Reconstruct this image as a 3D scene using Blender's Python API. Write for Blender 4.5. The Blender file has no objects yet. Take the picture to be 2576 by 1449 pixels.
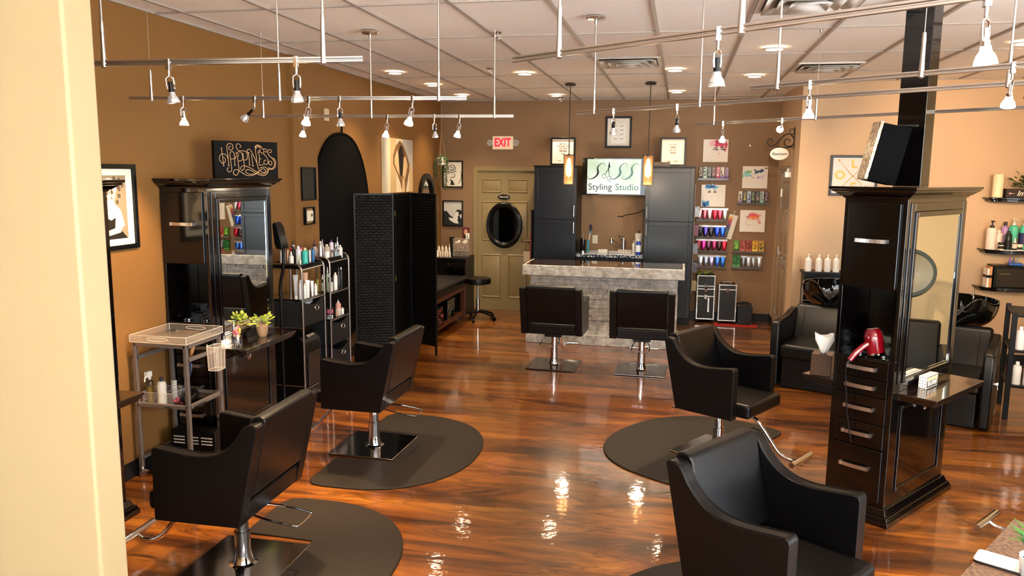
import bpy, bmesh, math, random
from mathutils import Vector, Matrix
C = bpy.context.scene.collection
SC = bpy.context.scene
rnd = random.Random(7)
PI = math.pi

# ------------------------------------------------------------------ camera
F_PX, PITCH, YAW, ROLL, CAMZ = 1973.488, 0.145894, 0.208981, 0.0094856, 2.02642
cyw, syw, cpt, spt = math.cos(YAW), math.sin(YAW), math.cos(PITCH), math.sin(PITCH)
fwd = Vector((-syw*cpt, cyw*cpt, -spt)); rgt = Vector((cyw, syw, 0)); upv = rgt.cross(fwd)
r2 = math.cos(ROLL)*rgt + math.sin(ROLL)*upv; u2 = -math.sin(ROLL)*rgt + math.cos(ROLL)*upv
cd = bpy.data.cameras.new('camera'); cam = bpy.data.objects.new('camera', cd); C.objects.link(cam)
cd.sensor_width = 36.0; cd.lens = F_PX/2576*36; cd.clip_start = 0.05; cd.clip_end = 100
M = Matrix((r2, u2, -fwd)).transposed().to_4x4(); M.translation = Vector((0, 0, CAMZ)); cam.matrix_world = M
SC.camera = cam

# ------------------------------------------------------------------ world, exposure, daylight
SC.view_settings.view_transform = 'Standard'; SC.view_settings.look = 'None'
SC.view_settings.exposure = 1.93; SC.view_settings.gamma = 1.0; SC.view_settings.use_curve_mapping = False
w = bpy.data.worlds.new('sky'); SC.world = w; w.use_nodes = True
bg = w.node_tree.nodes['Background']; bg.inputs[0].default_value = (0.85, 0.92, 1.0, 1); bg.inputs[1].default_value = 1.6
DAY = 740.0; SPOT = .9

def area(name, loc, rot, sx, sy, power, col):
    l = bpy.data.lights.new(name, 'AREA'); l.shape = 'RECTANGLE'; l.size = sx; l.size_y = sy
    l.energy = power; l.color = col
    o = bpy.data.objects.new(name, l); C.objects.link(o); o.location = loc; o.rotation_euler = rot
    return o
# daylight through the shop-front windows behind the camera
area('daylight_window', (-2.0, -1.62, 1.55), (PI/2+.45, 0, PI), 2.2, 2.3, DAY*0.12, (0.80, 0.90, 1.0))
area('daylight_window', (0.6, -1.62, 1.55), (PI/2+.45, 0, PI), 2.2, 2.3, DAY*.9, (0.80, 0.90, 1.0))
area('daylight_window', (3.0, -1.62, 1.55), (PI/2+.45, 0, PI), 2.0, 2.3, DAY, (0.80, 0.90, 1.0))

area('daylight_window', (4.12, 1.9, 1.55), (PI/2, 0, PI/2), 3.2, 2.3, DAY*.13, (0.86, 0.93, 1.0))  # unseen side window, added to bring more daylight into the room

def spot(loc, target, power, angle=55, blend=0.6, col=(1.0, 0.66, 0.36), r=0.03):
    l = bpy.data.lights.new('spot_beam', 'SPOT'); l.energy = power*SPOT; l.color = col
    l.spot_size = math.radians(angle); l.spot_blend = blend; l.shadow_soft_size = r
    o = bpy.data.objects.new('spot_beam', l); C.objects.link(o); o.location = loc
    o.rotation_euler = (Vector(target)-Vector(loc)).to_track_quat('-Z', 'Y').to_euler()
    return o

# ------------------------------------------------------------------ materials
def lin(c): return c/12.92 if c <= 0.04045 else ((c+0.055)/1.055)**2.4
def col(h):
    h = h.lstrip('#'); return tuple(lin(int(h[i:i+2], 16)/255) for i in (0, 2, 4))+(1,)
MATS = {}
def mat(name, c, rough=0.5, metal=0.0, coat=0.0, bump=0.0, bscale=60, trans=0.0, emit=0.0, spec=0.5, alpha=1.0, ecol=None, var=0.0, ior=1.45):
    if name in MATS: return MATS[name]
    m = bpy.data.materials.new(name); m.use_nodes = True; nt = m.node_tree; b = nt.nodes['Principled BSDF']
    cc = col(c) if isinstance(c, str) else c
    b.inputs['Base Color'].default_value = cc; b.inputs['Roughness'].default_value = rough
    b.inputs['Metallic'].default_value = metal; b.inputs['Coat Weight'].default_value = coat
    b.inputs['Coat Roughness'].default_value = 0.04; b.inputs['Specular IOR Level'].default_value = spec
    b.inputs['Transmission Weight'].default_value = trans; b.inputs['Alpha'].default_value = alpha; b.inputs['IOR'].default_value = ior
    if emit:
        b.inputs['Emission Color'].default_value = col(ecol) if ecol else cc; b.inputs['Emission Strength'].default_value = emit
    if bump or var:
        tc = nt.nodes.new('ShaderNodeTexCoord'); n = nt.nodes.new('ShaderNodeTexNoise')
        n.inputs['Scale'].default_value = bscale; n.inputs['Detail'].default_value = 4
        nt.links.new(tc.outputs['Object'], n.inputs['Vector'])
        if bump:
            bp = nt.nodes.new('ShaderNodeBump'); bp.inputs['Strength'].default_value = bump; bp.inputs['Distance'].default_value = 0.01
            nt.links.new(n.outputs['Fac'], bp.inputs['Height']); nt.links.new(bp.outputs['Normal'], b.inputs['Normal'])
        if var:
            mx = nt.nodes.new('ShaderNodeMix'); mx.data_type = 'RGBA'
            mx.inputs[6].default_value = tuple(x*(1-var) for x in cc[:3])+(1,); mx.inputs[7].default_value = tuple(min(1, x*(1+var)) for x in cc[:3])+(1,)
            nt.links.new(n.outputs['Fac'], mx.inputs[0]); nt.links.new(mx.outputs[2], b.inputs['Base Color'])
    MATS[name] = m; return m

WALL_DIM = mat('shaded tan paint', '#80592b', 0.6, bump=0.05, bscale=120)  # one wall paint throughout; this copy is darkened for the dimmer left side
WALL_LIT = mat('lit tan paint', '#c6a684', 0.6, bump=0.05, bscale=120)  # same wall paint, lightened in colour where the spots and daylight fall
CREAM = mat('cream wall paint', '#dccba4', 0.55, bump=0.04, bscale=60)
DOORP = mat('olive tan door paint', '#8c7a55', 0.35)
LACQ = mat('black lacquered wood', '#060404', 0.1, coat=0.6, var=0.2, bscale=3)
LACQD = mat('dark lacquered drawer front', '#080504', 0.14, coat=0.3)
TABLE = mat('dark brown laminate', '#140c08', 0.13, coat=0.5, var=0.25, bscale=40)
CAB = mat('espresso door with blue sheen', '#10151d', 0.3, bump=0.01)  # bluish tint paints the window's reflection into the door colour
CABS = mat('espresso cabinet side', '#0f0c0a', 0.35, spec=.3)
LEATH = mat('black leather', '#060506', 0.33, bump=0.08, bscale=260, spec=0.35)
CHROME = mat('polished chrome', '#d8d8dc', 0.06, 1.0)
NICK = mat('brushed nickel', '#cfc8c2', 0.3, 1.0)
STEEL = mat('brushed steel tube', '#a09a96', 0.3, 1.0)
PLATE = mat('polished steel plate', '#8d8a88', 0.12, 1.0)
MIRR = mat('mirror glass', '#e8ecea', 0.005, 1.0)
GLASS = mat('clear glass', '#ffffff', 0.0, trans=1.0)
ACRY = mat('clear acrylic', '#e8dccf', 0.03, alpha=0.09)
BLK = mat('black plastic', '#080808', 0.35, spec=.25)
BLKG = mat('gloss black plastic', '#070707', 0.06, coat=0.8)
BLKF = mat('black fabric', '#070607', 0.9, spec=.1, bump=0.15, bscale=300)
WHT = mat('white plastic', '#e9e5dd', 0.35)
WPAP = mat('white paper', '#ded9d0', 0.7)
FRAMEM = mat('black picture frame', '#070707', 0.3, spec=.3)
MATM = mat('floor mat rubber', '#1c150f', 0.6, spec=.3, bump=0.04, bscale=90)
BRONZE = mat('dark bronze metal', '#4b3f36', 0.35, 0.8)
WOODB = mat('brown stained wood', '#4a2412', 0.35, var=0.4, bscale=12)
GRID = mat('shaded ceiling grid', '#a79b92', 0.5)  # darker than the tiles, painting in the shadow along the grid edges
TILE = mat('ceiling tile', '#f6efe8', 0.85, bump=0.35, bscale=140, var=0.05)
BASEB = mat('black vinyl baseboard', '#0d0e12', 0.4)
GRANITE = None
def swatch(h, rough=0.5, **k): return mat('color '+h+(' metal' if k.get('metal') else '')+(' shiny' if rough < .4 else ''), h, rough, **k)

# ------------------------------------------------------------------ mesh builder
class MB:
    def __init__(s): s.v = []; s.f = []; s.m = []; s.cur = 0
    def mi(s, i): s.cur = i; return s
    def add(s, vs, fs):
        o = len(s.v); s.v += [tuple(x) for x in vs]
        for f in fs: s.f.append(tuple(o+i for i in f)); s.m.append(s.cur)
        return s
    def box(s, x0, x1, y0, y1, z0, z1, M=None):
        vs = [Vector((x, y, z)) for z in (z0, z1) for y in (y0, y1) for x in (x0, x1)]
        if M is not None: vs = [M @ v for v in vs]
        return s.add(vs, [(0, 2, 3, 1), (4, 5, 7, 6), (0, 1, 5, 4), (2, 6, 7, 3), (0, 4, 6, 2), (1, 3, 7, 5)])
    def frus(s, hx0, hy0, z0, hx1, hy1, z1, cx=0, cy=0):
        vs = [(cx+a*hx0, cy+b*hy0, z0) for a, b in ((-1, -1), (1, -1), (1, 1), (-1, 1))]+[(cx+a*hx1, cy+b*hy1, z1) for a, b in ((-1, -1), (1, -1), (1, 1), (-1, 1))]
        return s.add(vs, [(3, 2, 1, 0), (4, 5, 6, 7), (0, 1, 5, 4), (1, 2, 6, 5), (2, 3, 7, 6), (3, 0, 4, 7)])
    def cyl(s, p0, p1, r0, r1=None, n=16, caps=True):
        p0, p1 = Vector(p0), Vector(p1); r1 = r0 if r1 is None else r1
        d = (p1-p0).normalized(); a = d.orthogonal().normalized(); b = d.cross(a)
        vs = [p+(a*math.cos(2*PI*i/n)+b*math.sin(2*PI*i/n))*r for p, r in ((p0, r0), (p1, r1)) for i in range(n)]
        fs = [(i, (i+1) % n, n+(i+1) % n, n+i) for i in range(n)]
        if caps: fs += [tuple(range(n-1, -1, -1)), tuple(range(n, 2*n))]
        return s.add(vs, fs)
    def lathe(s, prof, c=(0, 0, 0), n=20, M=None, caps=True, sx=1, sy=1):
        vs = []
        for r, z in prof:
            for i in range(n):
                v = Vector((r*math.cos(2*PI*i/n)*sx, r*math.sin(2*PI*i/n)*sy, z))
                if M is not None: v = M @ v
                vs.append(v+Vector(c))
        fs = []
        for k in range(len(prof)-1):
            for i in range(n): fs.append((k*n+i, k*n+(i+1) % n, (k+1)*n+(i+1) % n, (k+1)*n+i))
        if caps: fs += [tuple(range(n-1, -1, -1)), tuple((len(prof)-1)*n+i for i in range(n))]
        return s.add(vs, fs)
    def tube(s, pts, r, n=8, closed=False):
        P = [Vector(p) for p in pts]; N = len(P); vs = []
        rr = r if isinstance(r, (list, tuple)) else [r]*N
        nrm = None
        for i in range(N):
            t = (P[(i+1) % N]-P[i-1]) if closed else (P[min(i+1, N-1)]-P[max(i-1, 0)])
            t.normalize()
            if nrm is None: nrm = t.orthogonal().normalized()
            nrm = (nrm-t*nrm.dot(t))
            nrm = nrm.normalized() if nrm.length > 1e-6 else t.orthogonal().normalized()
            b = t.cross(nrm)
            vs += [P[i]+(nrm*math.cos(2*PI*k/n)+b*math.sin(2*PI*k/n))*rr[i] for k in range(n)]
        fs = []
        for i in range(N if closed else N-1):
            j = (i+1) % N
            for k in range(n): fs.append((i*n+k, i*n+(k+1) % n, j*n+(k+1) % n, j*n+k))
        if not closed: fs += [tuple(range(n-1, -1, -1)), tuple((N-1)*n+k for k in range(n))]
        return s.add(vs, fs)
    def prism(s, pts, a, b, axis='y'):
        def mk(p, t): return {'y': (p[0], t, p[1]), 'z': (p[0], p[1], t), 'x': (t, p[0], p[1])}[axis]
        n = len(pts); vs = [mk(p, a) for p in pts]+[mk(p, b) for p in pts]
        return s.add(vs, [tuple(range(n)), tuple(range(2*n-1, n-1, -1))]+[(i, n+i, n+(i+1) % n, (i+1) % n) for i in range(n)])
    def sph(s, c, r, n=14, m=8, sc=(1, 1, 1)):
        prof = [(math.sin(PI*k/m)*r, -math.cos(PI*k/m)*r) for k in range(m+1)]
        prof[0] = (r*.02, -r); prof[-1] = (r*.02, r)
        M = Matrix.Diagonal((*sc, 1))
        return s.lathe(prof, c, n, M)
    def xf(s, M, start=0):
        for i in range(start, len(s.v)): s.v[i] = tuple(M @ Vector(s.v[i]))
        return s
    def rib(s, pts, w, y=0.0, ax='y'):
        """flat ribbon in the XZ plane at depth y; w width or list"""
        n = len(pts); W = w if isinstance(w, (list, tuple)) else [w]*n; vs = []
        for i in range(n):
            a = pts[max(i-1, 0)]; b = pts[min(i+1, n-1)]; dx, dz = b[0]-a[0], b[1]-a[1]; L = math.hypot(dx, dz) or 1
            nx, nz = -dz/L*W[i]/2, dx/L*W[i]/2
            vs += [(pts[i][0]+nx, y, pts[i][1]+nz), (pts[i][0]-nx, y, pts[i][1]-nz)]
        return s.add(vs, [(2*i, 2*i+1, 2*i+3, 2*i+2) for i in range(n-1)])
    def flat(s, pts, y=0.0):
        return s.add([(p[0], y, p[1]) for p in pts], [tuple(range(len(pts)))])
    def mesh(s, name, mats, bevel=0):
        me = bpy.data.meshes.new(name); me.from_pydata(s.v, [], s.f)
        for m in (mats if isinstance(mats, (list, tuple)) else [mats]): me.materials.append(m)
        for p, i in zip(me.polygons, s.m): p.material_index = i; p.use_smooth = True
        me.validate(); bm = bmesh.new(); bm.from_mesh(me); bmesh.ops.recalc_face_normals(bm, faces=bm.faces); bm.to_mesh(me); bm.free()
        me.update(); me.set_sharp_from_angle(angle=math.radians(38))
        return me

def obj(name, mb, mats, parent=None, loc=(0, 0, 0), rot=(0, 0, 0), bevel=0.0, seg=2, solid=0.0, sub=0):
    me = mb.mesh(name, mats) if isinstance(mb, MB) else mb
    o = bpy.data.objects.new(name, me); C.objects.link(o); o.location = loc; o.rotation_euler = rot
    if parent is not None: o.parent = parent
    if solid: md = o.modifiers.new('thickness', 'SOLIDIFY'); md.thickness = solid; md.offset = 0
    if bevel:
        md = o.modifiers.new('bevel', 'BEVEL'); md.width = bevel; md.segments = seg; md.limit_method = 'ANGLE'; md.angle_limit = math.radians(35); md.harden_normals = True
    if sub: md = o.modifiers.new('subdivision', 'SUBSURF'); md.levels = sub; md.render_levels = sub
    return o
LABELS = {}
def tag(o, label, cat, group=None, kind=None):
    o['label'] = label; o['category'] = cat
    if group: o['group'] = group
    if kind: o['kind'] = kind
    return o
def thing(name, label, cat, loc=(0, 0, 0), rz=0.0, group=None, rot=None):
    o = bpy.data.objects.new(name, None); o.empty_display_size = 0.1; C.objects.link(o); o.location = loc
    o.rotation_euler = rot if rot else (0, 0, rz)
    return tag(o, label, cat, group)
def struct(name, mb, mats, parent=None, bevel=0, loc=(0, 0, 0)):
    o = obj(name, mb, mats, parent, bevel=bevel, loc=loc)
    if parent is None: o['kind'] = 'structure'
    return o
def kids(o): return [c for c in bpy.data.objects if c.parent == o]
def dup(root, loc, rz, label, group=None, rot=None):
    r = root.copy(); C.objects.link(r); r.location = loc; r.rotation_euler = rot if rot else (0, 0, rz); r['label'] = label
    if group: r['group'] = group
    def rec(a, b):
        for ch in kids(a):
            c = ch.copy(); C.objects.link(c); c.parent = b; rec(ch, c)
    rec(root, r); return r

_tx = {}
def text_mesh(s, size, mat_, extrude=0.0006, shear=0.0, bold=0.0, align='CENTER', spacing=1.0, sx=1.0):
    cu = bpy.data.curves.new('lettering', 'FONT'); cu.body = s; cu.size = size; cu.extrude = extrude; cu.shear = shear; cu.offset = bold
    cu.align_x = align; cu.align_y = 'CENTER'; cu.space_character = spacing; cu.resolution_u = 4
    o = bpy.data.objects.new('lettering', cu); C.objects.link(o)
    bpy.context.view_layer.update()
    me = bpy.data.meshes.new_from_object(o); bpy.data.objects.remove(o); me.name = 'lettering'
    if sx != 1.0:
        for v in me.vertices: v.co.x *= sx
    me.materials.clear(); me.materials.append(mat_); return me
def text(s, size, mat_, parent, x, z, y=-0.002, **k):
    """lettering facing local -Y"""
    return obj('lettering', text_mesh(s, size, mat_, **k), None, parent, (x, y, z), (PI/2, 0, 0))
def cr(pts, n=8, closed=False):
    out = []; N = len(pts)
    rng = range(N if closed else N-1)
    for i in rng:
        g = (lambda k: pts[k % N]) if closed else (lambda k: pts[min(max(k, 0), N-1)])
        p0, p1, p2, p3 = g(i-1), g(i), g(i+1), g(i+2)
        for j in range(n):
            t = j/n
            out.append(tuple(0.5*((2*b)+(-a+c)*t+(2*a-5*b+4*c-d)*t*t+(-a+3*b-3*c+d)*t**3) for a, b, c, d in zip(p0, p1, p2, p3)))
    if not closed: out.append(tuple(pts[-1]))
    return out
def blob(cx, cz, rx, rz_, n=14, j=0.25, r=None):
    r = r or rnd
    return [(cx+rx*math.cos(2*PI*i/n)*(1-j*r.random()), cz+rz_*math.sin(2*PI*i/n)*(1-j*r.random())) for i in range(n)]
def ell(cx, cz, rx, rz_, n=24): return [(cx+rx*math.cos(2*PI*i/n), cz+rz_*math.sin(2*PI*i/n)) for i in range(n)]
# ------------------------------------------------------------------ procedural floor, granite, stone, weave
def nodes(name, rough=0.5):
    m = bpy.data.materials.new(name); m.use_nodes = True; nt = m.node_tree
    return m, nt, nt.nodes['Principled BSDF'], (lambda t: nt.nodes.new('ShaderNode'+t)), nt.links.new
def ramp(n, stops):
    e = n.color_ramp.elements
    while len(e) < len(stops): e.new(0.5)
    for i, (p, c) in enumerate(stops): e[i].position = p; e[i].color = col(c) if isinstance(c, str) else c
FLOOR, nt, b, N, L = nodes('marbled epoxy floor')
tc = N('TexCoord'); mp = N('Mapping'); mp.inputs['Scale'].default_value = (0.38, 2.1, 1); L(tc.outputs['Object'], mp.inputs['Vector'])
wn = N('TexNoise'); wn.inputs['Scale'].default_value = 1.1; wn.inputs['Detail'].default_value = 3; L(mp.outputs[0], wn.inputs['Vector'])
va = N('VectorMath'); va.operation = 'MULTIPLY_ADD'; L(wn.outputs['Color'], va.inputs[0]); va.inputs[1].default_value = (1.3, 0.9, 0); L(mp.outputs[0], va.inputs[2])
n1 = N('TexNoise'); n1.inputs['Scale'].default_value = 1.6; n1.inputs['Detail'].default_value = 12; n1.inputs['Roughness'].default_value = 0.62; n1.inputs['Distortion'].default_value = 0.9; L(va.outputs[0], n1.inputs['Vector'])
r1 = N('ValToRGB'); ramp(r1, [(0.30, '#2a1205'), (0.42, '#522a09'), (0.52, '#7a4310'), (0.62, '#965a1c'), (0.74, '#ae7028')]); L(n1.outputs['Fac'], r1.inputs[0])
n2 = N('TexNoise'); n2.inputs['Scale'].default_value = 3.4; n2.inputs['Detail'].default_value = 8; n2.inputs['Distortion'].default_value = 1.6; L(va.outputs[0], n2.inputs['Vector'])
ab = N('Math'); ab.operation = 'SUBTRACT'; L(n2.outputs['Fac'], ab.inputs[0]); ab.inputs[1].default_value = 0.5
a2 = N('Math'); a2.operation = 'ABSOLUTE'; L(ab.outputs[0], a2.inputs[0])
r2n = N('ValToRGB'); ramp(r2n, [(0.0, (0.30, 0.30, 0.30, 1)), (0.045, (0.85, 0.85, 0.85, 1)), (0.10, (1, 1, 1, 1))]); L(a2.outputs[0], r2n.inputs[0])
mx = N('Mix'); mx.data_type = 'RGBA'; mx.blend_type = 'MULTIPLY'; mx.inputs[0].default_value = 0.75; L(r1.outputs[0], mx.inputs[6]); L(r2n.outputs[0], mx.inputs[7])
L(mx.outputs[2], b.inputs['Base Color'])
b.inputs['Roughness'].default_value = 0.32; b.inputs['Specular IOR Level'].default_value = 0.4
b.inputs['Coat Weight'].default_value = 1.0; b.inputs['Coat Roughness'].default_value = 0.05; b.inputs['Coat IOR'].default_value = 1.45
wv = N('TexNoise'); wv.inputs['Scale'].default_value = 14; wv.inputs['Detail'].default_value = 2; L(tc.outputs['Object'], wv.inputs['Vector'])
bp = N('Bump'); bp.inputs['Strength'].default_value = 0.10; bp.inputs['Distance'].default_value = 0.01; L(wv.outputs['Fac'], bp.inputs['Height']); L(bp.outputs[0], b.inputs['Coat Normal'])

GRANITE, nt, b, N, L = nodes('speckled granite')
tc = N('TexCoord'); v1 = N('TexVoronoi'); v1.inputs['Scale'].default_value = 70; L(tc.outputs['Object'], v1.inputs['Vector'])
rp = N('ValToRGB'); ramp(rp, [(0.0, '#10131a'), (0.35, '#2b3848'), (0.6, '#6f7f90'), (0.85, '#c9cdd2')]); sp = N('SeparateColor'); L(v1.outputs['Color'], sp.inputs[0]); L(sp.outputs[0], rp.inputs[0])
L(rp.outputs[0], b.inputs['Base Color']); b.inputs['Roughness'].default_value = 0.12

STONE, nt, b, N, L = nodes('silver grey split stone')
tc = N('TexCoord'); n1 = N('TexNoise'); n1.inputs['Scale'].default_value = 14; n1.inputs['Detail'].default_value = 9; n1.inputs['Roughness'].default_value = .7; L(tc.outputs['Object'], n1.inputs['Vector'])
n3 = N('TexNoise'); n3.inputs['Scale'].default_value = 2.2; L(tc.outputs['Object'], n3.inputs['Vector'])
rp = N('ValToRGB'); ramp(rp, [(0.3, '#857f79'), (0.5, '#b9b4ae'), (0.7, '#e8e5e1')]); L(n1.outputs['Fac'], rp.inputs[0])
mx = N('Mix'); mx.data_type = 'RGBA'; mx.blend_type = 'OVERLAY'; mx.inputs[0].default_value = .6; L(rp.outputs[0], mx.inputs[6]); L(n3.outputs['Fac'], mx.inputs[7]); L(mx.outputs[2], b.inputs['Base Color'])
mp = N('Mapping'); mp.inputs['Scale'].default_value = (1, 1, 2.2); L(tc.outputs['Object'], mp.inputs['Vector'])
n4 = N('TexNoise'); n4.inputs['Scale'].default_value = 22; n4.inputs['Detail'].default_value = 10; n4.inputs['Roughness'].default_value = .72; L(mp.outputs[0], n4.inputs['Vector'])
bp = N('Bump'); bp.inputs['Strength'].default_value = 0.9; bp.inputs['Distance'].default_value = 0.02; L(n4.outputs['Fac'], bp.inputs['Height']); L(bp.outputs[0], b.inputs['Normal'])
b.inputs['Roughness'].default_value = 0.33

WEAVE, nt, b, N, L = nodes('black woven paper rope')
tc = N('TexCoord'); bk = N('TexBrick'); bk.inputs['Scale'].default_value = 1; bk.inputs['Brick Width'].default_value = 0.06; bk.inputs['Row Height'].default_value = 0.030; bk.inputs['Mortar Size'].default_value = 0.010
bk.inputs['Color1'].default_value = (1, 1, 1, 1); bk.inputs['Color2'].default_value = (.35, .35, .35, 1); bk.inputs['Mortar'].default_value = (0, 0, 0, 1); bk.inputs['Mortar Smooth'].default_value = 1
mp = N('Mapping'); mp.inputs['Rotation'].default_value = (PI/2, 0, 0); L(tc.outputs['Object'], mp.inputs['Vector']); L(mp.outputs[0], bk.inputs['Vector'])
bp = N('Bump'); bp.inputs['Strength'].default_value = 0.5; bp.inputs['Distance'].default_value = 0.012; L(bk.outputs['Color'], bp.inputs['Height']); L(bp.outputs[0], b.inputs['Normal'])
b.inputs['Base Color'].default_value = col('#080605'); b.inputs['Roughness'].default_value = 0.5; b.inputs['Specular IOR Level'].default_value = .15

GLIT, nt, b, N, L = nodes('gold sequin glitter')
tc = N('TexCoord'); v1 = N('TexVoronoi'); v1.inputs['Scale'].default_value = 110; L(tc.outputs['Object'], v1.inputs['Vector'])
rp = N('ValToRGB'); ramp(rp, [(0.1, '#6b5540'), (0.5, '#c7ae8e'), (0.9, '#fff4e0')]); sp = N('SeparateColor'); L(v1.outputs['Color'], sp.inputs[0]); L(sp.outputs[0], rp.inputs[0])
L(rp.outputs[0], b.inputs['Base Color']); b.inputs['Metallic'].default_value = .7; b.inputs['Roughness'].default_value = 0.35
bp = N('Bump'); bp.inputs['Strength'].default_value = 1; L(sp.outputs[1], bp.inputs['Height']); L(bp.outputs[0], b.inputs['Normal'])

# ------------------------------------------------------------------ room shell
LW, BW, RW, AW, EW, FW, CH = -3.488, 11.28, 9.35, 1.28, 4.0, -1.5, 3.05
struct('floor', MB().box(LW-.1, EW+.1, FW-.1, BW+.1, -.08, 0), FLOOR)
# ceiling: tiles with a lowered T-bar grid
m = MB(); m.box(LW-.1, EW+.1, FW-.1, BW+.1, CH+.012, CH+.08)
m.mi(1); x = -1.429-.61*4
while x < EW:
    if x > LW: m.box(x-.0125, x+.0125, FW, BW, CH, CH+.011)
    x += .61
y = 4.822-1.22*6
while y < BW:
    if y > FW: m.box(LW, EW, y-.009, y+.009, CH+.001, CH+.0115)
    y += 1.22
m.box(LW, LW+.02, FW, BW, CH-.001, CH+.011).box(LW, AW, BW-.02, BW, CH-.001, CH+.011).box(AW, EW, RW-.02, RW, CH-.001, CH+.011)
struct('ceiling', m, [TILE, GRID])
struct('wall_left', MB().box(LW-.1, LW, FW-.1, BW+.1, 0, CH+.012), WALL_DIM)
struct('trim_1', MB().box(LW, LW+.045, 6.64, 7.12, 0, CH), WALL_DIM)     # shallow pilaster
# back wall with a door opening (door slab is set into it)
m = MB(); m.box(LW, -2.93, BW, BW+.12, 0, CH+.012).box(-2.06, AW+.1, BW, BW+.12, 0, CH+.012).box(-2.93, -2.06, BW, BW+.12, 2.05, CH+.012)
struct('wall_back', m, mat('shaded back wall tan paint', '#86684a', 0.6, bump=0.05, bscale=120))  # same wall paint again, with the back wall's shade mixed into its colour
# alcove side wall with the restroom door opening
m = MB(); m.box(AW, AW+.12, RW, 9.87, 0, CH+.012).box(AW, AW+.12, 10.75, BW+.1, 0, CH+.012).box(AW, AW+.12, 9.87, 10.75, 2.07, CH+.012)
struct('wall_alcove', m, WALL_LIT)
struct('wall_right_back', MB().box(AW+.12, EW+.1, RW, RW+.12, 0, CH+.012), WALL_LIT)
m = MB().box(EW, EW+.1, FW-.1, .3, 0, CH+.012).box(EW, EW+.1, 3.5, RW, 0, CH+.012).box(EW, EW+.1, .3, 3.5, 0, .4).box(EW, EW+.1, .3, 3.5, 2.7, CH+.012)
struct('wall_right', m, CREAM)
struct('window_4', MB().box(EW+.03, EW+.09, .3, .35, .4, 2.7).box(EW+.03, EW+.09, 3.45, 3.5, .4, 2.7).box(EW+.03, EW+.09, .35, 3.45, .4, .46).box(EW+.03, EW+.09, .35, 3.45, 2.64, 2.7).box(EW+.03, EW+.09, 1.87, 1.93, .46, 2.64), NICK)  # frame of the added, unseen side window
# shop front behind the camera: mullions around three big windows
m = MB(); 
for a, b_ in ((LW, -3.1), (-.9, -.5), (1.7, 2.0), (4.0, 4.1)): m.box(a, b_, FW-.12, FW, 0, CH+.012)
m.box(LW, EW, FW-.12, FW, 0, .4).box(LW, EW, FW-.12, FW, 2.7, CH+.012)
struct('wall_front', m, CREAM)
for i, (a, b_) in enumerate(((-3.1, -.9), (-.5, 1.7), (2.0, 4.0))):
    m = MB().box(a, a+.05, FW-.09, FW-.03, .4, 2.7).box(b_-.05, b_, FW-.09, FW-.03, .4, 2.7).box(a+.05, b_-.05, FW-.09, FW-.03, .4, .46).box(a+.05, b_-.05, FW-.09, FW-.03, 2.64, 2.7)
    struct('window_%d' % (i+1), m, NICK)
# cream partition end in the left foreground
struct('wall_partition', MB().box(LW, -1.913, 2.2, 2.335, 0, CH+.012), mat('dimmed cream paint', '#aa9874', 0.55, bump=0.04, bscale=60), bevel=.012)  # darker copy of the cream paint, toned down against the strong window light
# baseboards
m = MB().box(LW, LW+.012, 2.34, BW, 0, .11); struct('baseboard_left', m, BASEB)
m = MB().box(LW, -2.99, BW-.012, BW, 0, .11).box(-2.0, AW, BW-.012, BW, 0, .11); struct('baseboard_back', m, BASEB)
m = MB().box(AW-.012, AW, RW, 9.80, 0, .11).box(AW-.012, AW, 10.82, BW, 0, .11).box(AW, EW, RW-.012, RW, 0, .11); struct('baseboard_right', m, BASEB)

# ---- six panel back door
d = struct('door_1', MB().box(-2.93, -2.06, BW+.01, BW+.11, .0, 2.05), DOORP)
def raised(parent, x0, x1, z0, z1, y, name='door_panel', sgn=-1):
    m = MB(); w = .022
    o = [(x0, z0), (x1, z0), (x1, z1), (x0, z1)]; i_ = [(x0+w, z0+w), (x1-w, z0+w), (x1-w, z1-w), (x0+w, z1-w)]
    i2 = [(x0+2*w, z0+2*w), (x1-2*w, z0+2*w), (x1-2*w, z1-2*w), (x0+2*w, z1-2*w)]
    vs = [(p[0], y, p[1]) for p in o]+[(p[0], y-sgn*-.012, p[1]) for p in i_]+[(p[0], y+.0, p[1]) for p in i2]
    vs = [(p[0], y, p[1]) for p in o]+[((p[0]+q[0])/2, y-.010, (p[1]+q[1])/2) for p, q in zip(o, i_)]+[(p[0], y+.001, p[1]) for p in i_]+[(p[0], y-.007, p[1]) for p in i2]
    fs = []
    for k in range(3):
        for j in range(4): fs.append((4*k+j, 4*k+(j+1) % 4, 4*k+4+(j+1) % 4, 4*k+4+j))
    fs.append((12, 13, 14, 15)); m.add(vs, fs); return obj(name, m, DOORP, parent)
for (a, b_) in ((-2.86, -2.565), (-2.46, -2.17)):
    for (z0, z1) in ((1.735, 1.935), (1.03, 1.61), (.18, .83)): raised(d, a, b_, z0, z1, BW+.009)
m = MB().box(-2.99, -2.92, BW-.018, BW+.02, 0, 2.11).box(-2.05, -1.98, BW-.018, BW+.02, 0, 2.11).box(-2.92, -2.05, BW-.018, BW+.02, 2.05, 2.11)
obj('door_casing', m, DOORP, d, bevel=.005)
m = MB().cyl((-2.13, BW+.008, 1.05), (-2.13, BW-.01, 1.05), .028).cyl((-2.13, BW-.01, 1.05), (-2.13, BW-.05, 1.05), .011).tube([(-2.12, BW-.05, 1.05), (-2.17, BW-.055, 1.05), (-2.24, BW-.05, 1.045)], [.012, .011, .009])
obj('door_handle', m, CHROME, d)
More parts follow.
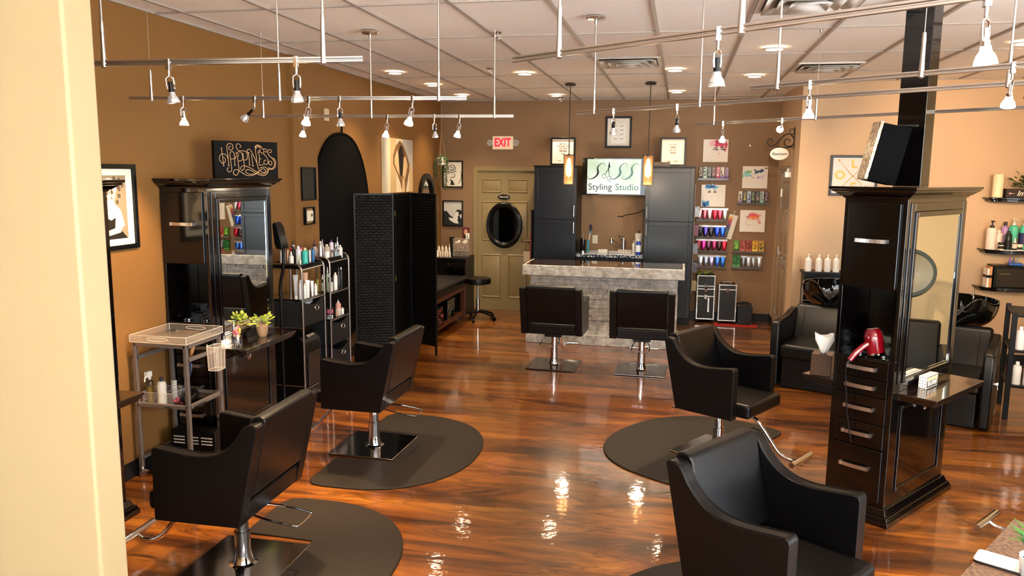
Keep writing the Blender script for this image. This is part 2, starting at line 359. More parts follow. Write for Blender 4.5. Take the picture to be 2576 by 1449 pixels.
# oval plaque and oval mirror hung on the door
t = thing('door_plaque', 'small black oval plaque reading PRIVATE above the oval mirror on the door', 'sign', (-2.525, BW+.004, 1.672))
obj('plaque', MB().lathe([(.06, -.0), (.092, 0), (.092, .006), (.086, .010)], n=32, M=Matrix.Rotation(PI/2, 4, 'X'), sy=1, caps=True).xf(Matrix.Diagonal((1, 1, .42, 1))), BLK, t)
text('PRIVATE', .036, swatch('#d8cdb8'), t, 0, 0, -.0115, bold=.0006)
t = thing('oval_mirror', 'oval mirror with thick black frame hanging on the tan panel door', 'mirror', (-2.515, BW+.002, 1.262))
prof = [(.200, 0), (.27, 0), (.272, .018), (.262, .034), (.245, .040), (.235, .034), (.225, .036), (.215, .026), (.204, .012)]
obj('mirror_frame', MB().lathe(prof+[prof[0]], n=64, M=Matrix.Rotation(PI/2, 4, 'X'), caps=False).xf(Matrix.Diagonal((1, 1, 1.25, 1))), FRAMEM, t)
obj('mirror_glass', MB().flat(ell(0, 0, .208, .262, 64), -.010), MIRR, t)
# ---- restroom door in the alcove wall
m = MB().box(AW+.012, AW+.11, 9.87, 10.75, .0, 2.07); RD = mat('taupe door paint', '#8f7860', .3)
d = struct('door_2', m, RD)
for (a, b_) in ((9.97, 10.28), (10.36, 10.67)):
    for (z0, z1) in ((1.74, 1.95), (1.03, 1.62), (.18, .85)):
        q = raised(d, a, b_, z0, z1, 0); q.rotation_euler = (0, 0, -PI/2); q.location = (AW+.011, 0, 0)
        q.data.transform(Matrix.Diagonal((-1, 1, 1, 1))); q.data.flip_normals(); q.data.materials[0] = RD
m = MB().box(AW-.018, AW+.02, 9.80, 9.89, 0, 2.14).box(AW-.018, AW+.02, 10.74, 10.82, 0, 2.14).box(AW-.018, AW+.02, 9.89, 10.74, 2.07, 2.14)
obj('door_casing', m, RD, d, bevel=.005)
for z in (.25, 1.05, 1.80): obj('hinge', MB().box(AW-.002, AW+.012, 10.715, 10.74, z-.05, z+.05).cyl((AW-.004, 10.735, z-.05), (AW-.004, 10.735, z+.05), .008), NICK, d)
obj('door_handle', MB().cyl((AW+.012, 9.97, 1.03), (AW-.045, 9.97, 1.03), .011).cyl((AW+.012, 9.97, 1.03), (AW+.004, 9.97, 1.03), .03).tube([(AW-.045, 9.97, 1.03), (AW-.045, 10.09, 1.03)], .010), CHROME, d)
m = MB().box(AW-.06, AW+.01, 10.0, 10.14, 2.0, 2.07).cyl((AW-.02, 10.06, 2.07), (AW-.02, 10.06, 2.11), .02).tube([(AW-.02, 10.06, 2.10), (AW-.30, 10.0, 2.11)], .009).box(AW-.03, AW-.012, 9.95, 10.3, 2.085, 2.1)
obj('door_closer', m, NICK, d, bevel=.004)
for i, (z0, z1, y0, y1, c) in enumerate(((1.32, 1.60, 10.13, 10.27, WPAP), (1.06, 1.20, 10.10, 10.20, swatch('#a8c24a')))):
    tag(obj('paper_notice', MB().box(AW+.0085, AW+.010, y0, y1, z0, z1), c), ['white paper notice taped to the restroom door', 'small yellow-green note stuck on the restroom door below the white paper'][i], 'notice')

# ---- ceiling fixtures
def downlight(x, y, lab, on=True):
    t = thing('recessed_downlight', lab, 'ceiling light', (x, y, CH), group='recessed ceiling lights')
    obj('trim_ring', MB().lathe([(.068, .004), (.095, .0), (.095, -.006), (.07, -.010), (.062, -.002), (.068, .004)], n=28, caps=False), swatch('#efe6d8'), t)
    obj('lamp', MB().lathe([(.001, -.001), (.066, -.001)], n=28, caps=False), mat('downlight glow', '#ffe2bd', .5, emit=14), t)
    spot((x, y, CH-.02), (x, y, 0), 34, 105, .8, (1, .78, .52), .05)
DL = [(-2.97, 8.0, 'leftmost recessed light, above the black oval backdrop'), (-2.93, 9.18, 'recessed light near the left wall above the tall nude canvas'), (-2.93, 10.45, 'recessed light in the far left corner by the hanging planter'),
      (-1.636, 8.25, 'recessed light in front of the exit sign'), (-1.665, 10.59, 'recessed light by the back wall left of the pendant rods'), (-.10, 8.17, 'recessed light right of the square vent above the kitchen counter'),
      (-.093, 10.30, 'recessed light by the back wall above the right tall cabinet'), (.707, 8.77, 'recessed light left of the right ceiling vent'), (.703, 6.92, 'recessed light nearest the black post'), (2.536, 6.92, 'recessed light at the far right beyond the black post')]
for a in DL: downlight(*a)
def vent(x, y, lab):
    t = thing('ceiling_vent', lab, 'vent', (x, y, CH), group='square ceiling air diffusers'); VM = swatch('#d9d2c8')
    obj('vent_frame', MB().box(-.295, .295, -.295, -.262, -.004, .010).box(-.295, .295, .262, .295, -.004, .010).box(-.295, -.262, -.262, .262, -.004, .010).box(.262, .295, -.262, .262, -.004, .010), VM, t)
    obj('vent_throat', MB().box(-.262, .262, -.262, .262, .0095, .0115), swatch('#57504a'), t)
    for k, (h0, h1) in enumerate(((.255, .19), (.185, .12), (.115, .05))):
        m = MB()
        for q in range(4):
            Mr = Matrix.Rotation(q*PI/2, 4, 'Z')
            m.add([Mr @ Vector(v) for v in ((-h0, -h0, -.022-.006*k), (h0, -h0, -.022-.006*k), (h1, -h1, .008), (-h1, -h1, .008))], [(0, 1, 2, 3)])
        obj('louvre', m, VM, t, solid=.003)
vent(-.514, 7.57, 'square air vent nearest the kitchen counter'); vent(1.316, 8.17, 'square air vent left of the black post near the right wall'); vent(.706, 5.13, 'large square air vent at the top edge of the picture')
for x, y, l in ((-1.37, 5.85, 'sprinkler head above the middle of the room'), (-1.9, 7.8, 'sprinkler head in front of the exit sign'), (-1.66, 10.9, 'sprinkler head by the back wall left of the pendant lamps'), (1.08, 10.2, 'sprinkler head by the back wall at the alcove')):
    t = thing('sprinkler_head', l, 'sprinkler', (x, y, CH), group='ceiling sprinklers')
    obj('escutcheon', MB().lathe([(.035, 0), (.03, -.008), (.012, -.010)], n=16, caps=False), CHROME, t)
    obj('nozzle', MB().cyl((0, 0, -.008), (0, 0, -.03), .008).tube([(.008, 0, -.02), (.018, 0, -.04), (.004, 0, -.055)], .003).tube([(-.008, 0, -.02), (-.018, 0, -.04), (-.004, 0, -.055)], .003).cyl((0, 0, -.055), (0, 0, -.058), .018), CHROME, t)

# ------------------------------------------------------------------ track lighting
RZ = 2.437
def rail(lab, a, b, supports, studs=()):
    A, B = Vector((*a, 0)), Vector((*b, 0)); L_ = (B-A).length; ang = math.atan2(B.y-A.y, B.x-A.x)
    t = thing('light_track', lab, 'track light rail', (*a, RZ), ang, 'low voltage ceiling light rails')
    obj('rail_bar', MB().box(0, L_, -.006, .006, .003, .011).box(0, L_, -.006, .006, -.011, -.003).box(0, L_, -.002, .002, -.003, .003), NICK, t, bevel=.002)
    for x, thick in supports:
        obj('support_rod', MB().cyl((x, 0, .1), (x, 0, CH-RZ), .005 if thick else .0016, n=8), NICK, t)
        obj('rail_clamp', MB().lathe([(.007, .16), (.009, .125), (.008, .12), (.009, .06), (.011, 0), (.011, -.014), (.004, -.020)], (x, 0, 0), n=12), NICK, t)
        if thick == 2: obj('ceiling_canopy', MB().lathe([(.062, CH-RZ), (.065, CH-RZ-.008), (.058, CH-RZ-.018), (.012, CH-RZ-.024), (.010, CH-RZ-.05)], (x, 0, 0), n=28), NICK, t)
        elif thick == 0: obj('cable_stop', MB().cyl((x, 0, CH-RZ), (x, 0, CH-RZ-.02), .012), NICK, t)
RL = {'T1': ((-2.75, 2.765), (-1.165, 2.805)), 'T2': ((-3.177, 4.132), (-1.192, 4.348)), 'T3': ((-3.245, 5.583), (-1.218, 5.74)), 'R1': ((-.621, 2.904), (.80, 1.951)), 'R2': ((.308, 4.005), (2.0, 2.70)), 'R3': ((-.721, 5.474), (2.3, 3.303)), 'R4': ((.106, 6.752), (3.0, 4.439))}
def onr(k, x):
    a, b = RL[k]; t = (x-a[0])/(b[0]-a[0]); return (x, a[1]+(b[1]-a[1])*t)
def sup(k, xs):
    a, b = RL[k]; L_ = math.dist(a, b); return [((x-a[0])/(b[0]-a[0])*L_, th) for x, th in xs]
rail('nearest left light rail, running out from behind the cream wall', *RL['T1'], sup('T1', [(-2.24, 1), (-1.32, 1)]))
rail('middle left light rail above the black happiness plaque', *RL['T2'], sup('T2', [(-3.04, 0), (-2.27, 1), (-1.35, 1)]))
rail('farthest left light rail above the black oval backdrop', *RL['T3'], sup('T3', [(-3.14, 0), (-2.29, 2), (-1.36, 1)]))
rail('nearest right light rail rising to the top of the black post', *RL['R1'], sup('R1', [(-.43, 1), (.15, 1)]))
rail('second right light rail crossing the black post highest', *RL['R2'], sup('R2', [(.42, 1), (.93, 0)]))
rail('third right light rail crossing in front of the pendant lamps', *RL['R3'], sup('R3', [(-.59, 2), (.09, 1), (1.4, 1)]))
rail('farthest right light rail above the restroom sign', *RL['R4'], sup('R4', [(.24, 1), (.93, 0), (2.2, 1)]))

REFL = mat('faceted glass reflector', '#dfe0e2', .12, .75); GLOW = mat('lit halogen bulb', '#ffe9c8', .5, emit=60)
LITG = mat('glowing reflector glass', '#ffe2b0', .3, emit=9)
def lamp(k, x, lab, on, aim, power=42, ang=46):
    px, py = onr(k, x); base = Vector((px, py, RZ-.016)); tgt = Vector(aim)
    t = thing('track_spotlight', lab, 'spotlight', tuple(base), 0, 'adjustable spotlights clipped to the rails')
    d = (tgt-base).normalized(); j = Vector((0, 0, -.035)); e = j+d*.028
    obj('clip', MB().box(-.008, .008, -.009, .009, -.012, .030).cyl((0, 0, -.01), (0, 0, -.035), .005), CHROME, t, bevel=.002)
    s = d.orthogonal().normalized(); m = MB()
    for sg in (-1, 1): m.tube([j, j+s*sg*.014+d*.01, j+s*sg*.015+d*.035, j+s*sg*.013+d*.05], .0028, 6)
    obj('yoke', m, CHROME, t)
    obj('socket', MB().cyl(j+d*.022, j+d*.05, .008).cyl(j+d*.05, j+d*.068, .011), BLK if not on else CHROME, t)
    q = d.to_track_quat('Z', 'Y').to_matrix().to_4x4(); q.translation = j+d*.062
    m = MB(); pr = [(.011, 0), (.013, .012), (.020, .022), (.025, .038), (.0255, .042), (.024, .042), (.019, .024), (.010, .014)]
    m.lathe(pr, n=20, M=None, caps=False).xf(q)
    obj('reflector', m, LITG if on else REFL, t)
    m = MB().lathe([(.001, .030), (.0235, .030), (.0235, .036), (.001, .040)], n=20, caps=False).xf(q)
    obj('bulb', m, GLOW if on else REFL, t)
    if on: spot(base+j+d*.115, tgt, power, ang, .7)
    else: spot(base+j+d*.115, tgt, power*.5, ang, .7)
lamp('T1', -1.96, 'unlit looking spotlight at upper left, tilted, on the nearest left rail', False, (-1.75, 2.9, 0.4), 50)
lamp('T1', -1.43, 'spotlight pointing straight down near the end of the nearest left rail', False, (-1.40, 2.8, 0), 60)
lamp('T2', -2.85, 'glowing spotlight at the left end of the middle left rail', True, (-2.9, 4.25, .5), 55, 60)
lamp('T2', -2.42, 'spotlight tilted sharply left towards the framed portrait', False, (-3.45, 4.3, 1.5), 90, 50)
lamp('T2', -2.10, 'brightest glowing spotlight on the middle left rail, over the pilaster', True, (-2.2, 3.5, 0.3), 75, 60)
lamp('T2', -1.92, 'unlit looking spotlight just above the tip of the black oval backdrop', False, (-1.95, 4.6, 0), 60)
lamp('T2', -1.50, 'glowing tilted spotlight near the right end of the middle left rail', True, (-1.8, 3.4, 0), 60, 60)
lamp('T3', -2.82, 'small glowing spotlight over the pilaster, lowest on the left', True, (-2.9, 5.3, .6), 45, 60)
lamp('T3', -2.17, 'glowing spotlight between the black backdrop and the tall canvas', True, (-2.3, 5.2, 0), 50, 60)
lamp('T3', -1.81, 'spotlight pointing down over the macrame hanger', False, (-1.8, 6.2, 0), 40)
lamp('T3', -1.62, 'dim pink glowing spotlight at the right end of the farthest left rail', True, (-1.9, 5.2, 0), 45, 60)
lamp('R1', .09, 'large unlit looking spotlight hanging from the nearest right rail', False, (.1, 2.6, 0), 50)
lamp('R2', .55, 'round glowing spotlight left of the black post on the second right rail', True, (.6, 3.9, .3), 55, 60)
lamp('R2', 1.19, 'glowing spotlight at the right edge on the second right rail', True, (1.4, 4.2, .5), 42, 60)
lamp('R3', -.45, 'white spotlight in front of the eyelash chart', False, (-.5, 6.0, .2), 40)
lamp('R3', -.04, 'spotlight above the lady boss print', False, (0.0, 5.6, 0), 40)
lamp('R3', 1.46, 'tilted spotlight cut by the right edge of the picture', False, (3.9, 7.4, 1.1), 260)
lamp('R4', .31, 'glowing spotlight just above the red-haired face canvas', True, (.3, 5.9, .3), 50, 60)
lamp('R4', .72, 'glowing spotlight beside the iron restroom bracket', True, (.70, 11.2, 1.7), 55, 42)
lamp('R4', 1.55, 'glowing spotlight hidden behind the black post lighting the right wall', True, (2.45, 9.35, 2.05), 62, 34)
lamp('R4', 2.6, 'unseen spotlight added beyond the right edge to light the shelves', True, (3.8, 9.35, 2.6), 95, 50)  # unseen lamp added on the rail's extension to brighten the right wall
lamp('R2', 1.7, 'unseen glowing spotlight added beyond the right edge for more light', True, (1.9, 4.4, .8), 60, 60)  # another unseen lamp, added only for the light it throws
lamp('R1', .665, 'large glaring spotlight in the top right corner of the picture', True, (.9, 2.3, .5), 40, 60)
# ------------------------------------------------------------------ pendants
for x, lab in ((-1.296, 'left amber glass pendant lamp over the stone counter'), (-.377, 'right amber glass pendant lamp in front of the shop screen')):
    y = 9.26; t = thing('pendant_lamp', lab, 'pendant lamp', (x, y, CH), group='pendant lamps over the stone counter')
    obj('ceiling_canopy', MB().lathe([(.062, 0), (.065, -.012), (.055, -.022), (.01, -.026)], n=28), BRONZE, t)
    obj('rod', MB().cyl((0, 0, -.02), (0, 0, -.80), .006, n=10), BRONZE, t)
    obj('cap', MB().box(-.062, .062, -.006, .006, -.82, -.808).cyl((0, 0, -.80), (0, 0, -.85), .016).box(-.062, -.054, -.006, .006, -1.15, -.808).box(.054, .062, -.006, .006, -1.15, -.808).box(-.062, .062, -.006, .006, -1.156, -1.146), BRONZE, t)
    AMB = mat('amber seeded glass', '#d9b080', .3, trans=.85, emit=.05, ecol='#c89868')
    obj('glass_shade', MB().lathe([(.050, -1.145), (.052, -1.1), (.052, -.86), (.048, -.82), (.046, -.82), (.049, -.86), (.049, -1.1), (.047, -1.145)], n=28, caps=False), AMB, t)
    obj('bulb', MB().lathe([(.005, -1.06), (.028, -1.04), (.032, -.95), (.016, -.87), (.010, -.85)], n=14), mat('pendant bulb glow', '#ffe6c0', emit=5), t)
    l = bpy.data.lights.new('pendant_glow', 'POINT'); l.energy = 5; l.color = (1, .8, .55); l.shadow_soft_size = .05
    o = bpy.data.objects.new('pendant_glow', l); C.objects.link(o); o.location = (x, y, CH-1.2)
# ------------------------------------------------------------------ styling chairs (local front = +X)
def make_chair(label, loc, rz):
    t = thing('styling_chair', label, 'chair', loc, rz, 'black leather hydraulic styling chairs')
    top = cr([(.262, .700), (.255, .716), (.235, .720), (.15, .708), (.04, .697), (-.05, .706), (-.12, .738), (-.175, .790), (-.205, .835), (-.226, .858), (-.25, .866), (-.278, .866), (-.289, .855)], 4)
    prof = [(.262, .364)]+top+[(-.179, .364)]
    for s in (1, -1):
        a, b_ = (.253, .323) if s > 0 else (-.323, -.253)
        obj('side_panel', MB().prism(prof, a, b_, 'y'), LEATH, t, bevel=.014, seg=3)
        sm = MB()
        for yy in (a+.006, b_-.006): sm.tube([(x+.001*0, yy, z+.0015) for x, z in top[2:]], .0022, 5)
        obj('seam_piping', sm, LEATH, t)
    back = [(-.296, .868), (-.288, .884), (-.262, .892), (-.226, .884), (-.212, .862), (-.178, .70), (-.135, .52), (-.13, .488), (-.155, .482), (-.206, .488), (-.213, .50)]
    obj('backrest', MB().prism(back, -.251, .251, 'y'), LEATH, t, bevel=.010, seg=3)
    obj('back_rail', MB().prism([(-.196, .470), (-.182, .366), (-.12, .366), (-.12, .470)], -.251, .251, 'y'), LEATH, t, bevel=.012, seg=3)
    obj('stitched_badge', MB().box(-.2925, -.289, -.02, .02, -.001, .001).box(-.2925, -.289, -.02, .02, .034, .036).box(-.2925, -.289, -.021, -.019, 0, .036).box(-.2925, -.289, .019, .021, 0, .036), LEATH, t, (.0265, 0, .79), (0, .0, 0))
    obj('seat', MB().box(-.125, .354, -.248, .248, .372, .472), LEATH, t, bevel=.026, seg=4)
    obj('seat_mount', MB().box(-.10, .14, -.09, .09, .325, .372).box(.03, .10, -.045, .045, .29, .33), BLK, t, bevel=.004)
    obj('pedestal', MB().lathe([(.075, .014), (.056, .022), (.046, .05), (.041, .10), (.040, .19), (.033, .192), (.033, .335)], n=28), CHROME, t)
    p = [(.08, 0, .34), (.22, 0, .335), (.30, 0, .30), (.40, 0, .19), (.46, 0, .12), (.52, 0, .085), (.575, 0, .082), (.615, 0, .10)]
    obj('footrest', MB().tube(cr(p, 5), .0125, 10).cyl((.628, -.155, .105), (.628, .155, .105), .019, n=16), CHROME, t)
    lp = [(-.05, -.055, .32), (-.18, -.085, .305), (-.33, -.085, .285), (-.352, -.06, .28), (-.352, .06, .28), (-.33, .085, .285), (-.18, .085, .305), (-.05, .055, .32)]
    obj('pump_handle', MB().tube(cr(lp, 3), .0055, 8), CHROME, t)
    return t
def base_plate(t, ang, w=.25, d=.26):
    o = obj('base_plate', MB().box(-w, w, -d, d, .002, .015), PLATE, t, rot=(0, 0, ang), bevel=.006); return o
c0 = make_chair('styling chair at lower left, back turned, nearest the cream wall', (-2.143, 3.451, 0), math.radians(180.7)); base_plate(c0, math.radians(-.7))
R2D = math.radians
c1 = dup(c0, (-2.158, 5.284, 0), R2D(179.2), 'styling chair on the left rubber mat in front of the folding screen')
c2 = dup(c0, (-1.247, 8.078, 0), R2D(88.0), 'left of the two styling chairs at the stone counter')
c3 = dup(c0, (-.33, 8.061, 0), R2D(90.0), 'right of the two styling chairs at the stone counter')
c4 = dup(c0, (.343, 5.766, 0), R2D(-31.4), 'styling chair beside the tissue box shelf, seat facing right')
c5 = dup(c0, (.409, 3.238, 0), R2D(-35.6), 'largest styling chair, bottom right, cut by the picture edge')
c6 = dup(c0, (2.27, 4.30, 0), R2D(142.8), 'styling chair off the right edge, only its chrome footrest bar showing')
for c in kids(c2):
    if c.name.startswith('footrest'): pass

def mat_half(label, cx, cy, ang, sc=1.0):
    t = obj('floor_mat', MB(), MATM, None, (cx, cy, 0), (0, 0, ang)); tag(t, label, 'mat', 'half round rubber salon mats')
    pts = []
    n = 40
    for i in range(n+1):
        a = -PI/2+PI*i/n; x = .12+.70*math.copysign(abs(math.cos(a))**.92, math.cos(a)); y = .79*math.copysign(abs(math.sin(a))**.9, math.sin(a)); pts.append((x, y))
    pts += [(-.03, .79), (-.11, .77), (-.15, .70), (-.15, .285), (.265, .275), (.265, -.275), (-.15, -.285), (-.15, -.70), (-.11, -.77), (-.03, -.79)]
    me = MB().prism([(x*sc, y*sc) for x, y in pts], .0, .011, 'z').mesh('floor_mat', MATM); t.data = me
    md = t.modifiers.new('bevel', 'BEVEL'); md.width = .006; md.segments = 2; md.limit_method = 'ANGLE'
    return t
mat_half('dark half-round mat under the chair at lower left', -2.175, 3.49, 0)
mat_half('dark half-round mat in front of the folding screen, left of centre', -2.175, 5.275, 0)
mat_half('dark half-round mat under the chair beside the tissue box shelf', .358, 5.745, R2D(148.5))
mat_half('dark half-round mat barely showing at the bottom under the largest chair', .43, 3.22, R2D(144.4))

# ------------------------------------------------------------------ styling stations
def bar_handle(parent, x, y, z, L_=.17, name='handle', mt=None, vert=False):
    m = MB(); n = 8; h = .011
    for i in range(n):
        a0, a1 = -1+2*i/n, -1+2*(i+1)/n
        y0, y1 = -.030+.008*a0*a0, -.030+.008*a1*a1
        x0, x1 = a0*L_/2, a1*L_/2
        m.add([(x0, y0, -h), (x1, y1, -h), (x1, y1, h), (x0, y0, h), (x0, y0+.006, -h), (x1, y1+.006, -h), (x1, y1+.006, h), (x0, y0+.006, h)],
              [(0, 1, 2, 3), (7, 6, 5, 4), (0, 4, 5, 1), (3, 2, 6, 7), (1, 5, 6, 2), (0, 3, 7, 4)])
    m.box(-L_/2-.002, -L_/2+.008, -.026, 0, -h, h).box(L_/2-.008, L_/2+.002, -.026, 0, -h, h)
    return obj(name, m, mt or NICK, parent, (x, y, z), (0, PI/2, 0) if vert else (0, 0, 0))
def station(label, loc, rz, sides=(1,)):
    t = thing('styling_station', label, 'salon station', loc, rz, 'tall black styling stations')
    X, Y = .18, .42
    obj('base_moulding', MB().frus(X+.05, Y+.05, 0, X+.05, Y+.05, .03).frus(X+.045, Y+.045, .032, X+.036, Y+.036, .055).frus(X+.028, Y+.028, .057, X+.012, Y+.012, .095), LACQ, t, bevel=.003)
    m = MB().box(-X, X, -Y, Y, .095, .975).box(-X, X, -Y, Y, 1.385, 1.905)
    m.box(-X, -X+.022, -Y, Y, .975, 1.385).box(X-.022, X, -Y, Y, .975, 1.385).box(-X+.022, X-.022, -Y+.36, Y, .975, 1.385)
    obj('carcass', m, LACQ, t, bevel=.003)
    obj('crown_moulding', MB().frus(X+.006, Y+.006, 1.900, X+.014, Y+.014, 1.912).frus(X+.018, Y+.018, 1.912, X+.050, Y+.050, 1.936).frus(X+.055, Y+.055, 1.937, X+.062, Y+.062, 1.950).frus(X+.068, Y+.068, 1.951, X+.070, Y+.070, 1.967), LACQ, t, bevel=.003)
    d = obj('cabinet_door', MB().box(-.150, .150, -Y-.017, -Y-.001, 1.392, 1.875), LACQD, t, bevel=.004); bar_handle(d, 0, -Y-.017, 1.66)
    for z0, z1 in ((.855, .968), (.753, .850), (.590, .748), (.445, .585), (.125, .437)):
        d = obj('drawer', MB().box(-.152, .152, -Y-.016, -Y-.001, z0, z1), LACQD, t, bevel=.004); bar_handle(d, 0, -Y-.016, z0+(z1-z0)*(.55 if z1-z0 < .2 else .62))
    m = MB()
    for hx, hy in ((-.07, -.33), (0, -.24), (.07, -.32), (-.07, -.15)): m.lathe([(.026, .976), (.034, .979), (.034, .982), (.025, .983), (.026, .976)], (hx, hy, 0), n=24, caps=False)
    obj('tool_holder_rings', m, CHROME, t)
    o = obj('power_outlet', MB().box(.03, .12, -.068, -.061, 1.15, 1.27), BLKG, t, bevel=.003)
    obj('outlet_socket', MB().cyl((.055, -.069, 1.235), (.055, -.073, 1.235), .012).cyl((.055, -.069, 1.185), (.055, -.073, 1.185), .012).cyl((.095, -.069, 1.235), (.095, -.073, 1.235), .012).cyl((.095, -.069, 1.185), (.095, -.073, 1.185), .012), BLK, o)
    for s in sides:
        f = lambda a, b_: (a, b_) if s > 0 else (-b_, -a)
        y0, y1, z0, z1 = -.30, .335, .87, 1.80
        m = MB(); w_ = .03
        for a in ((y0-w_, y0, z0-w_, z1+w_), (y1, y1+w_, z0-w_, z1+w_), (y0, y1, z0-w_, z0), (y0, y1, z1, z1+w_)): m.box(*f(X-.001, X+.016), *a)
        for a in ((y0-w_-.05, y0-w_, z0-w_, z1+w_+.05), (y1+w_, y1+w_+.05, z0-w_, z1+w_+.05), (y0-w_, y1+w_, z1+w_, z1+w_+.05)): m.box(*f(X-.001, X+.007), *a)
        fr = obj('mirror_frame', m, LACQ, t, bevel=.004)
        m = MB(); b0, b1 = .012, 0
        for a in ((y0, y0+b0, z0, z1), (y1-b0, y1, z0, z1), (y0, y1, z0, z0+b0), (y0, y1, z1-b0, z1)): m.box(*f(X+.002, X+.0065), *a)
        obj('bevelled_glass_edge', m, MIRR, fr)
        obj('mirror_glass', MB().box(*f(X+.001, X+.004), y0, y1, z0, z1), MIRR, t)
        m = MB().box(*f(X, X+.225), -.375, .34, .772, .79).box(*f(X, X+.218), -.368, .333, .757, .772).box(*f(X, X+.205), -.355, .32, .742, .757)
        obj('table_ledge', m, TABLE, t, bevel=.004)
        m = MB(); ya, yb, za, zb, w2 = -.30, .33, .17, .70, .022
        for a in ((ya, ya+w2, za, zb), (yb-w2, yb, za, zb), (ya+w2, yb-w2, za, za+w2), (ya+w2, yb-w2, zb-w2, zb)): m.box(*f(X-.001, X+.010), *a)
        obj('side_panel_moulding', m, LACQ, t, bevel=.005)
        xx = s*(X+.005)
        m = MB().tube(cr([(xx, -.02, .735), (xx+s*.028, -.02, .715), (xx+s*.034, -.02, .67), (xx+s*.02, -.02, .635)], 4), [.010]*5+[.009]*8, 10)
        m.tube(cr([(xx+s*.010, -.06, .70), (xx+s*.03, -.055, .665), (xx+s*.032, -.02, .65), (xx+s*.03, .015, .665), (xx+s*.010, .02, .70)], 4), .005, 8)
        obj('tool_hook', m, CHROME, t)
    return t
st2 = station('tall black station with mirror on the left wall, topped by the happiness plaque', (-3.305, 5.20, 0), 0)
st1 = dup(st2, (-3.305, 3.41, 0), 0, 'black station mostly hidden behind the cream wall, table corner showing')
st3 = station('double-sided black station around the black post, red dryer in its niche', (1.345, 5.165, 0), R2D(-37.2), (1, -1))
c_, s_ = math.cos(R2D(-37.2)), math.sin(R2D(-37.2))
def S3(x, y): return (1.345+x*c_-y*s_, 5.165+x*s_+y*c_)
post = obj('post', MB().box(-.085, .075, -.065, .06, 1.968, CH), LACQ, None, (1.36, 5.165, 0), (0, 0, R2D(-37.2)), bevel=.003)
tag(post, 'square black post rising from the right station to the ceiling', 'post')

# red dryer, cord
t = thing('hair_dryer', 'glossy red hair dryer lying in the open niche of the right station', 'hair dryer', (*S3(.035, -.345), .985), R2D(-37.2))
RED = mat('glossy red enamel', '#6c0614', .14, coat=.7)
q = Matrix.Translation((0, 0, .0)) @ Matrix.Rotation(R2D(-12), 4, 'Y')
obj('dryer_barrel', MB().lathe([(.050, .0), (.053, .012), (.052, .05), (.056, .085), (.053, .12), (.043, .145), (.034, .155)], n=28).xf(q), RED, t)
obj('nozzle_ring', MB().lathe([(.050, -.001), (.055, .0), (.056, .010), (.052, .014)], n=28, caps=False).xf(q), CHROME, t)
obj('intake_grille', MB().lathe([(.001, .157), (.031, .157), (.033, .153)], n=24, caps=False).xf(q), swatch('#8d7d78', .4), t)
hp = [(-.02, -.02, .075), (-.05, -.06, .05), (-.075, -.105, .01), (-.09, -.14, -.03)]
obj('dryer_handle', MB().tube(cr(hp, 4), [.021, .020, .019, .019, .018, .018, .018, .018, .018, .017, .017, .016, .015], 14), RED, t)
pts = cr([(-.09, -.14, -.03), (-.10, -.155, -.06), (-.10, -.15, -.13), (-.08, -.14, -.35), (-.05, -.13, -.52)], 8)
obj('power_cord', MB().tube(pts, .0042, 8).tube(pts[:8], .007, 8), BLK, t)
# sequinned block and post top items
t = thing('decor_block', 'tall tilted black canvas block with gold sequinned front leaning on the black post', 'decor', (1.065, 4.96, 1.9685), 0)
Mt = Matrix.Translation((.0, 0, .036)) @ Matrix.Rotation(R2D(12), 4, 'Y')
obj('canvas_block', MB().box(0, .155, .0, .20, .0, .335).xf(Mt), BLKF, t, bevel=.004)
obj('sequin_front', MB().box(-.022, 0, .0, .20, .0, .345).xf(Mt), GLIT, t, bevel=.006)
# tissue box on far shelf
t = thing('tissue_box', 'bronze mosaic tissue box with a white tissue, on the station\'s far ledge', 'tissue box', (.915, 5.115, .7905), R2D(-18))
MOS, nt, b, N, L = nodes('bronze mosaic')
tc = N('TexCoord'); ck = N('TexVoronoi'); ck.inputs['Scale'].default_value = 95; ck.inputs['Randomness'].default_value = 0; L(tc.outputs['Object'], ck.inputs['Vector']); rp = N('ValToRGB'); ramp(rp, [(.3, '#553415'), (.6, '#0a0503')]); L(ck.outputs['Distance'], rp.inputs[0]); L(rp.outputs[0], b.inputs['Base Color']); b.inputs['Roughness'].default_value = .2; b.inputs['Metallic'].default_value = .5
obj('box_body', MB().box(-.062, .062, -.062, .062, 0, .135), MOS, t, bevel=.003)
m = MB(); n = 18; rows = []
for k, (r, z) in enumerate(((.012, .134), (.026, .16), (.050, .21), (.055, .255))):
    for i in range(n): a = 2*PI*i/n; rr = r*(1+.22*math.sin(3*a+k)+.12*math.sin(5*a)); rows.append((rr*math.cos(a), rr*.6*math.sin(a), z+.012*math.sin(2*a+1)*(k > 1)))
m.add(rows, [(k*n+i, k*n+(i+1) % n, (k+1)*n+(i+1) % n, (k+1)*n+i) for k in range(3) for i in range(n)])
obj('tissue', m, swatch('#f4f2ee', .8), t, solid=.001)
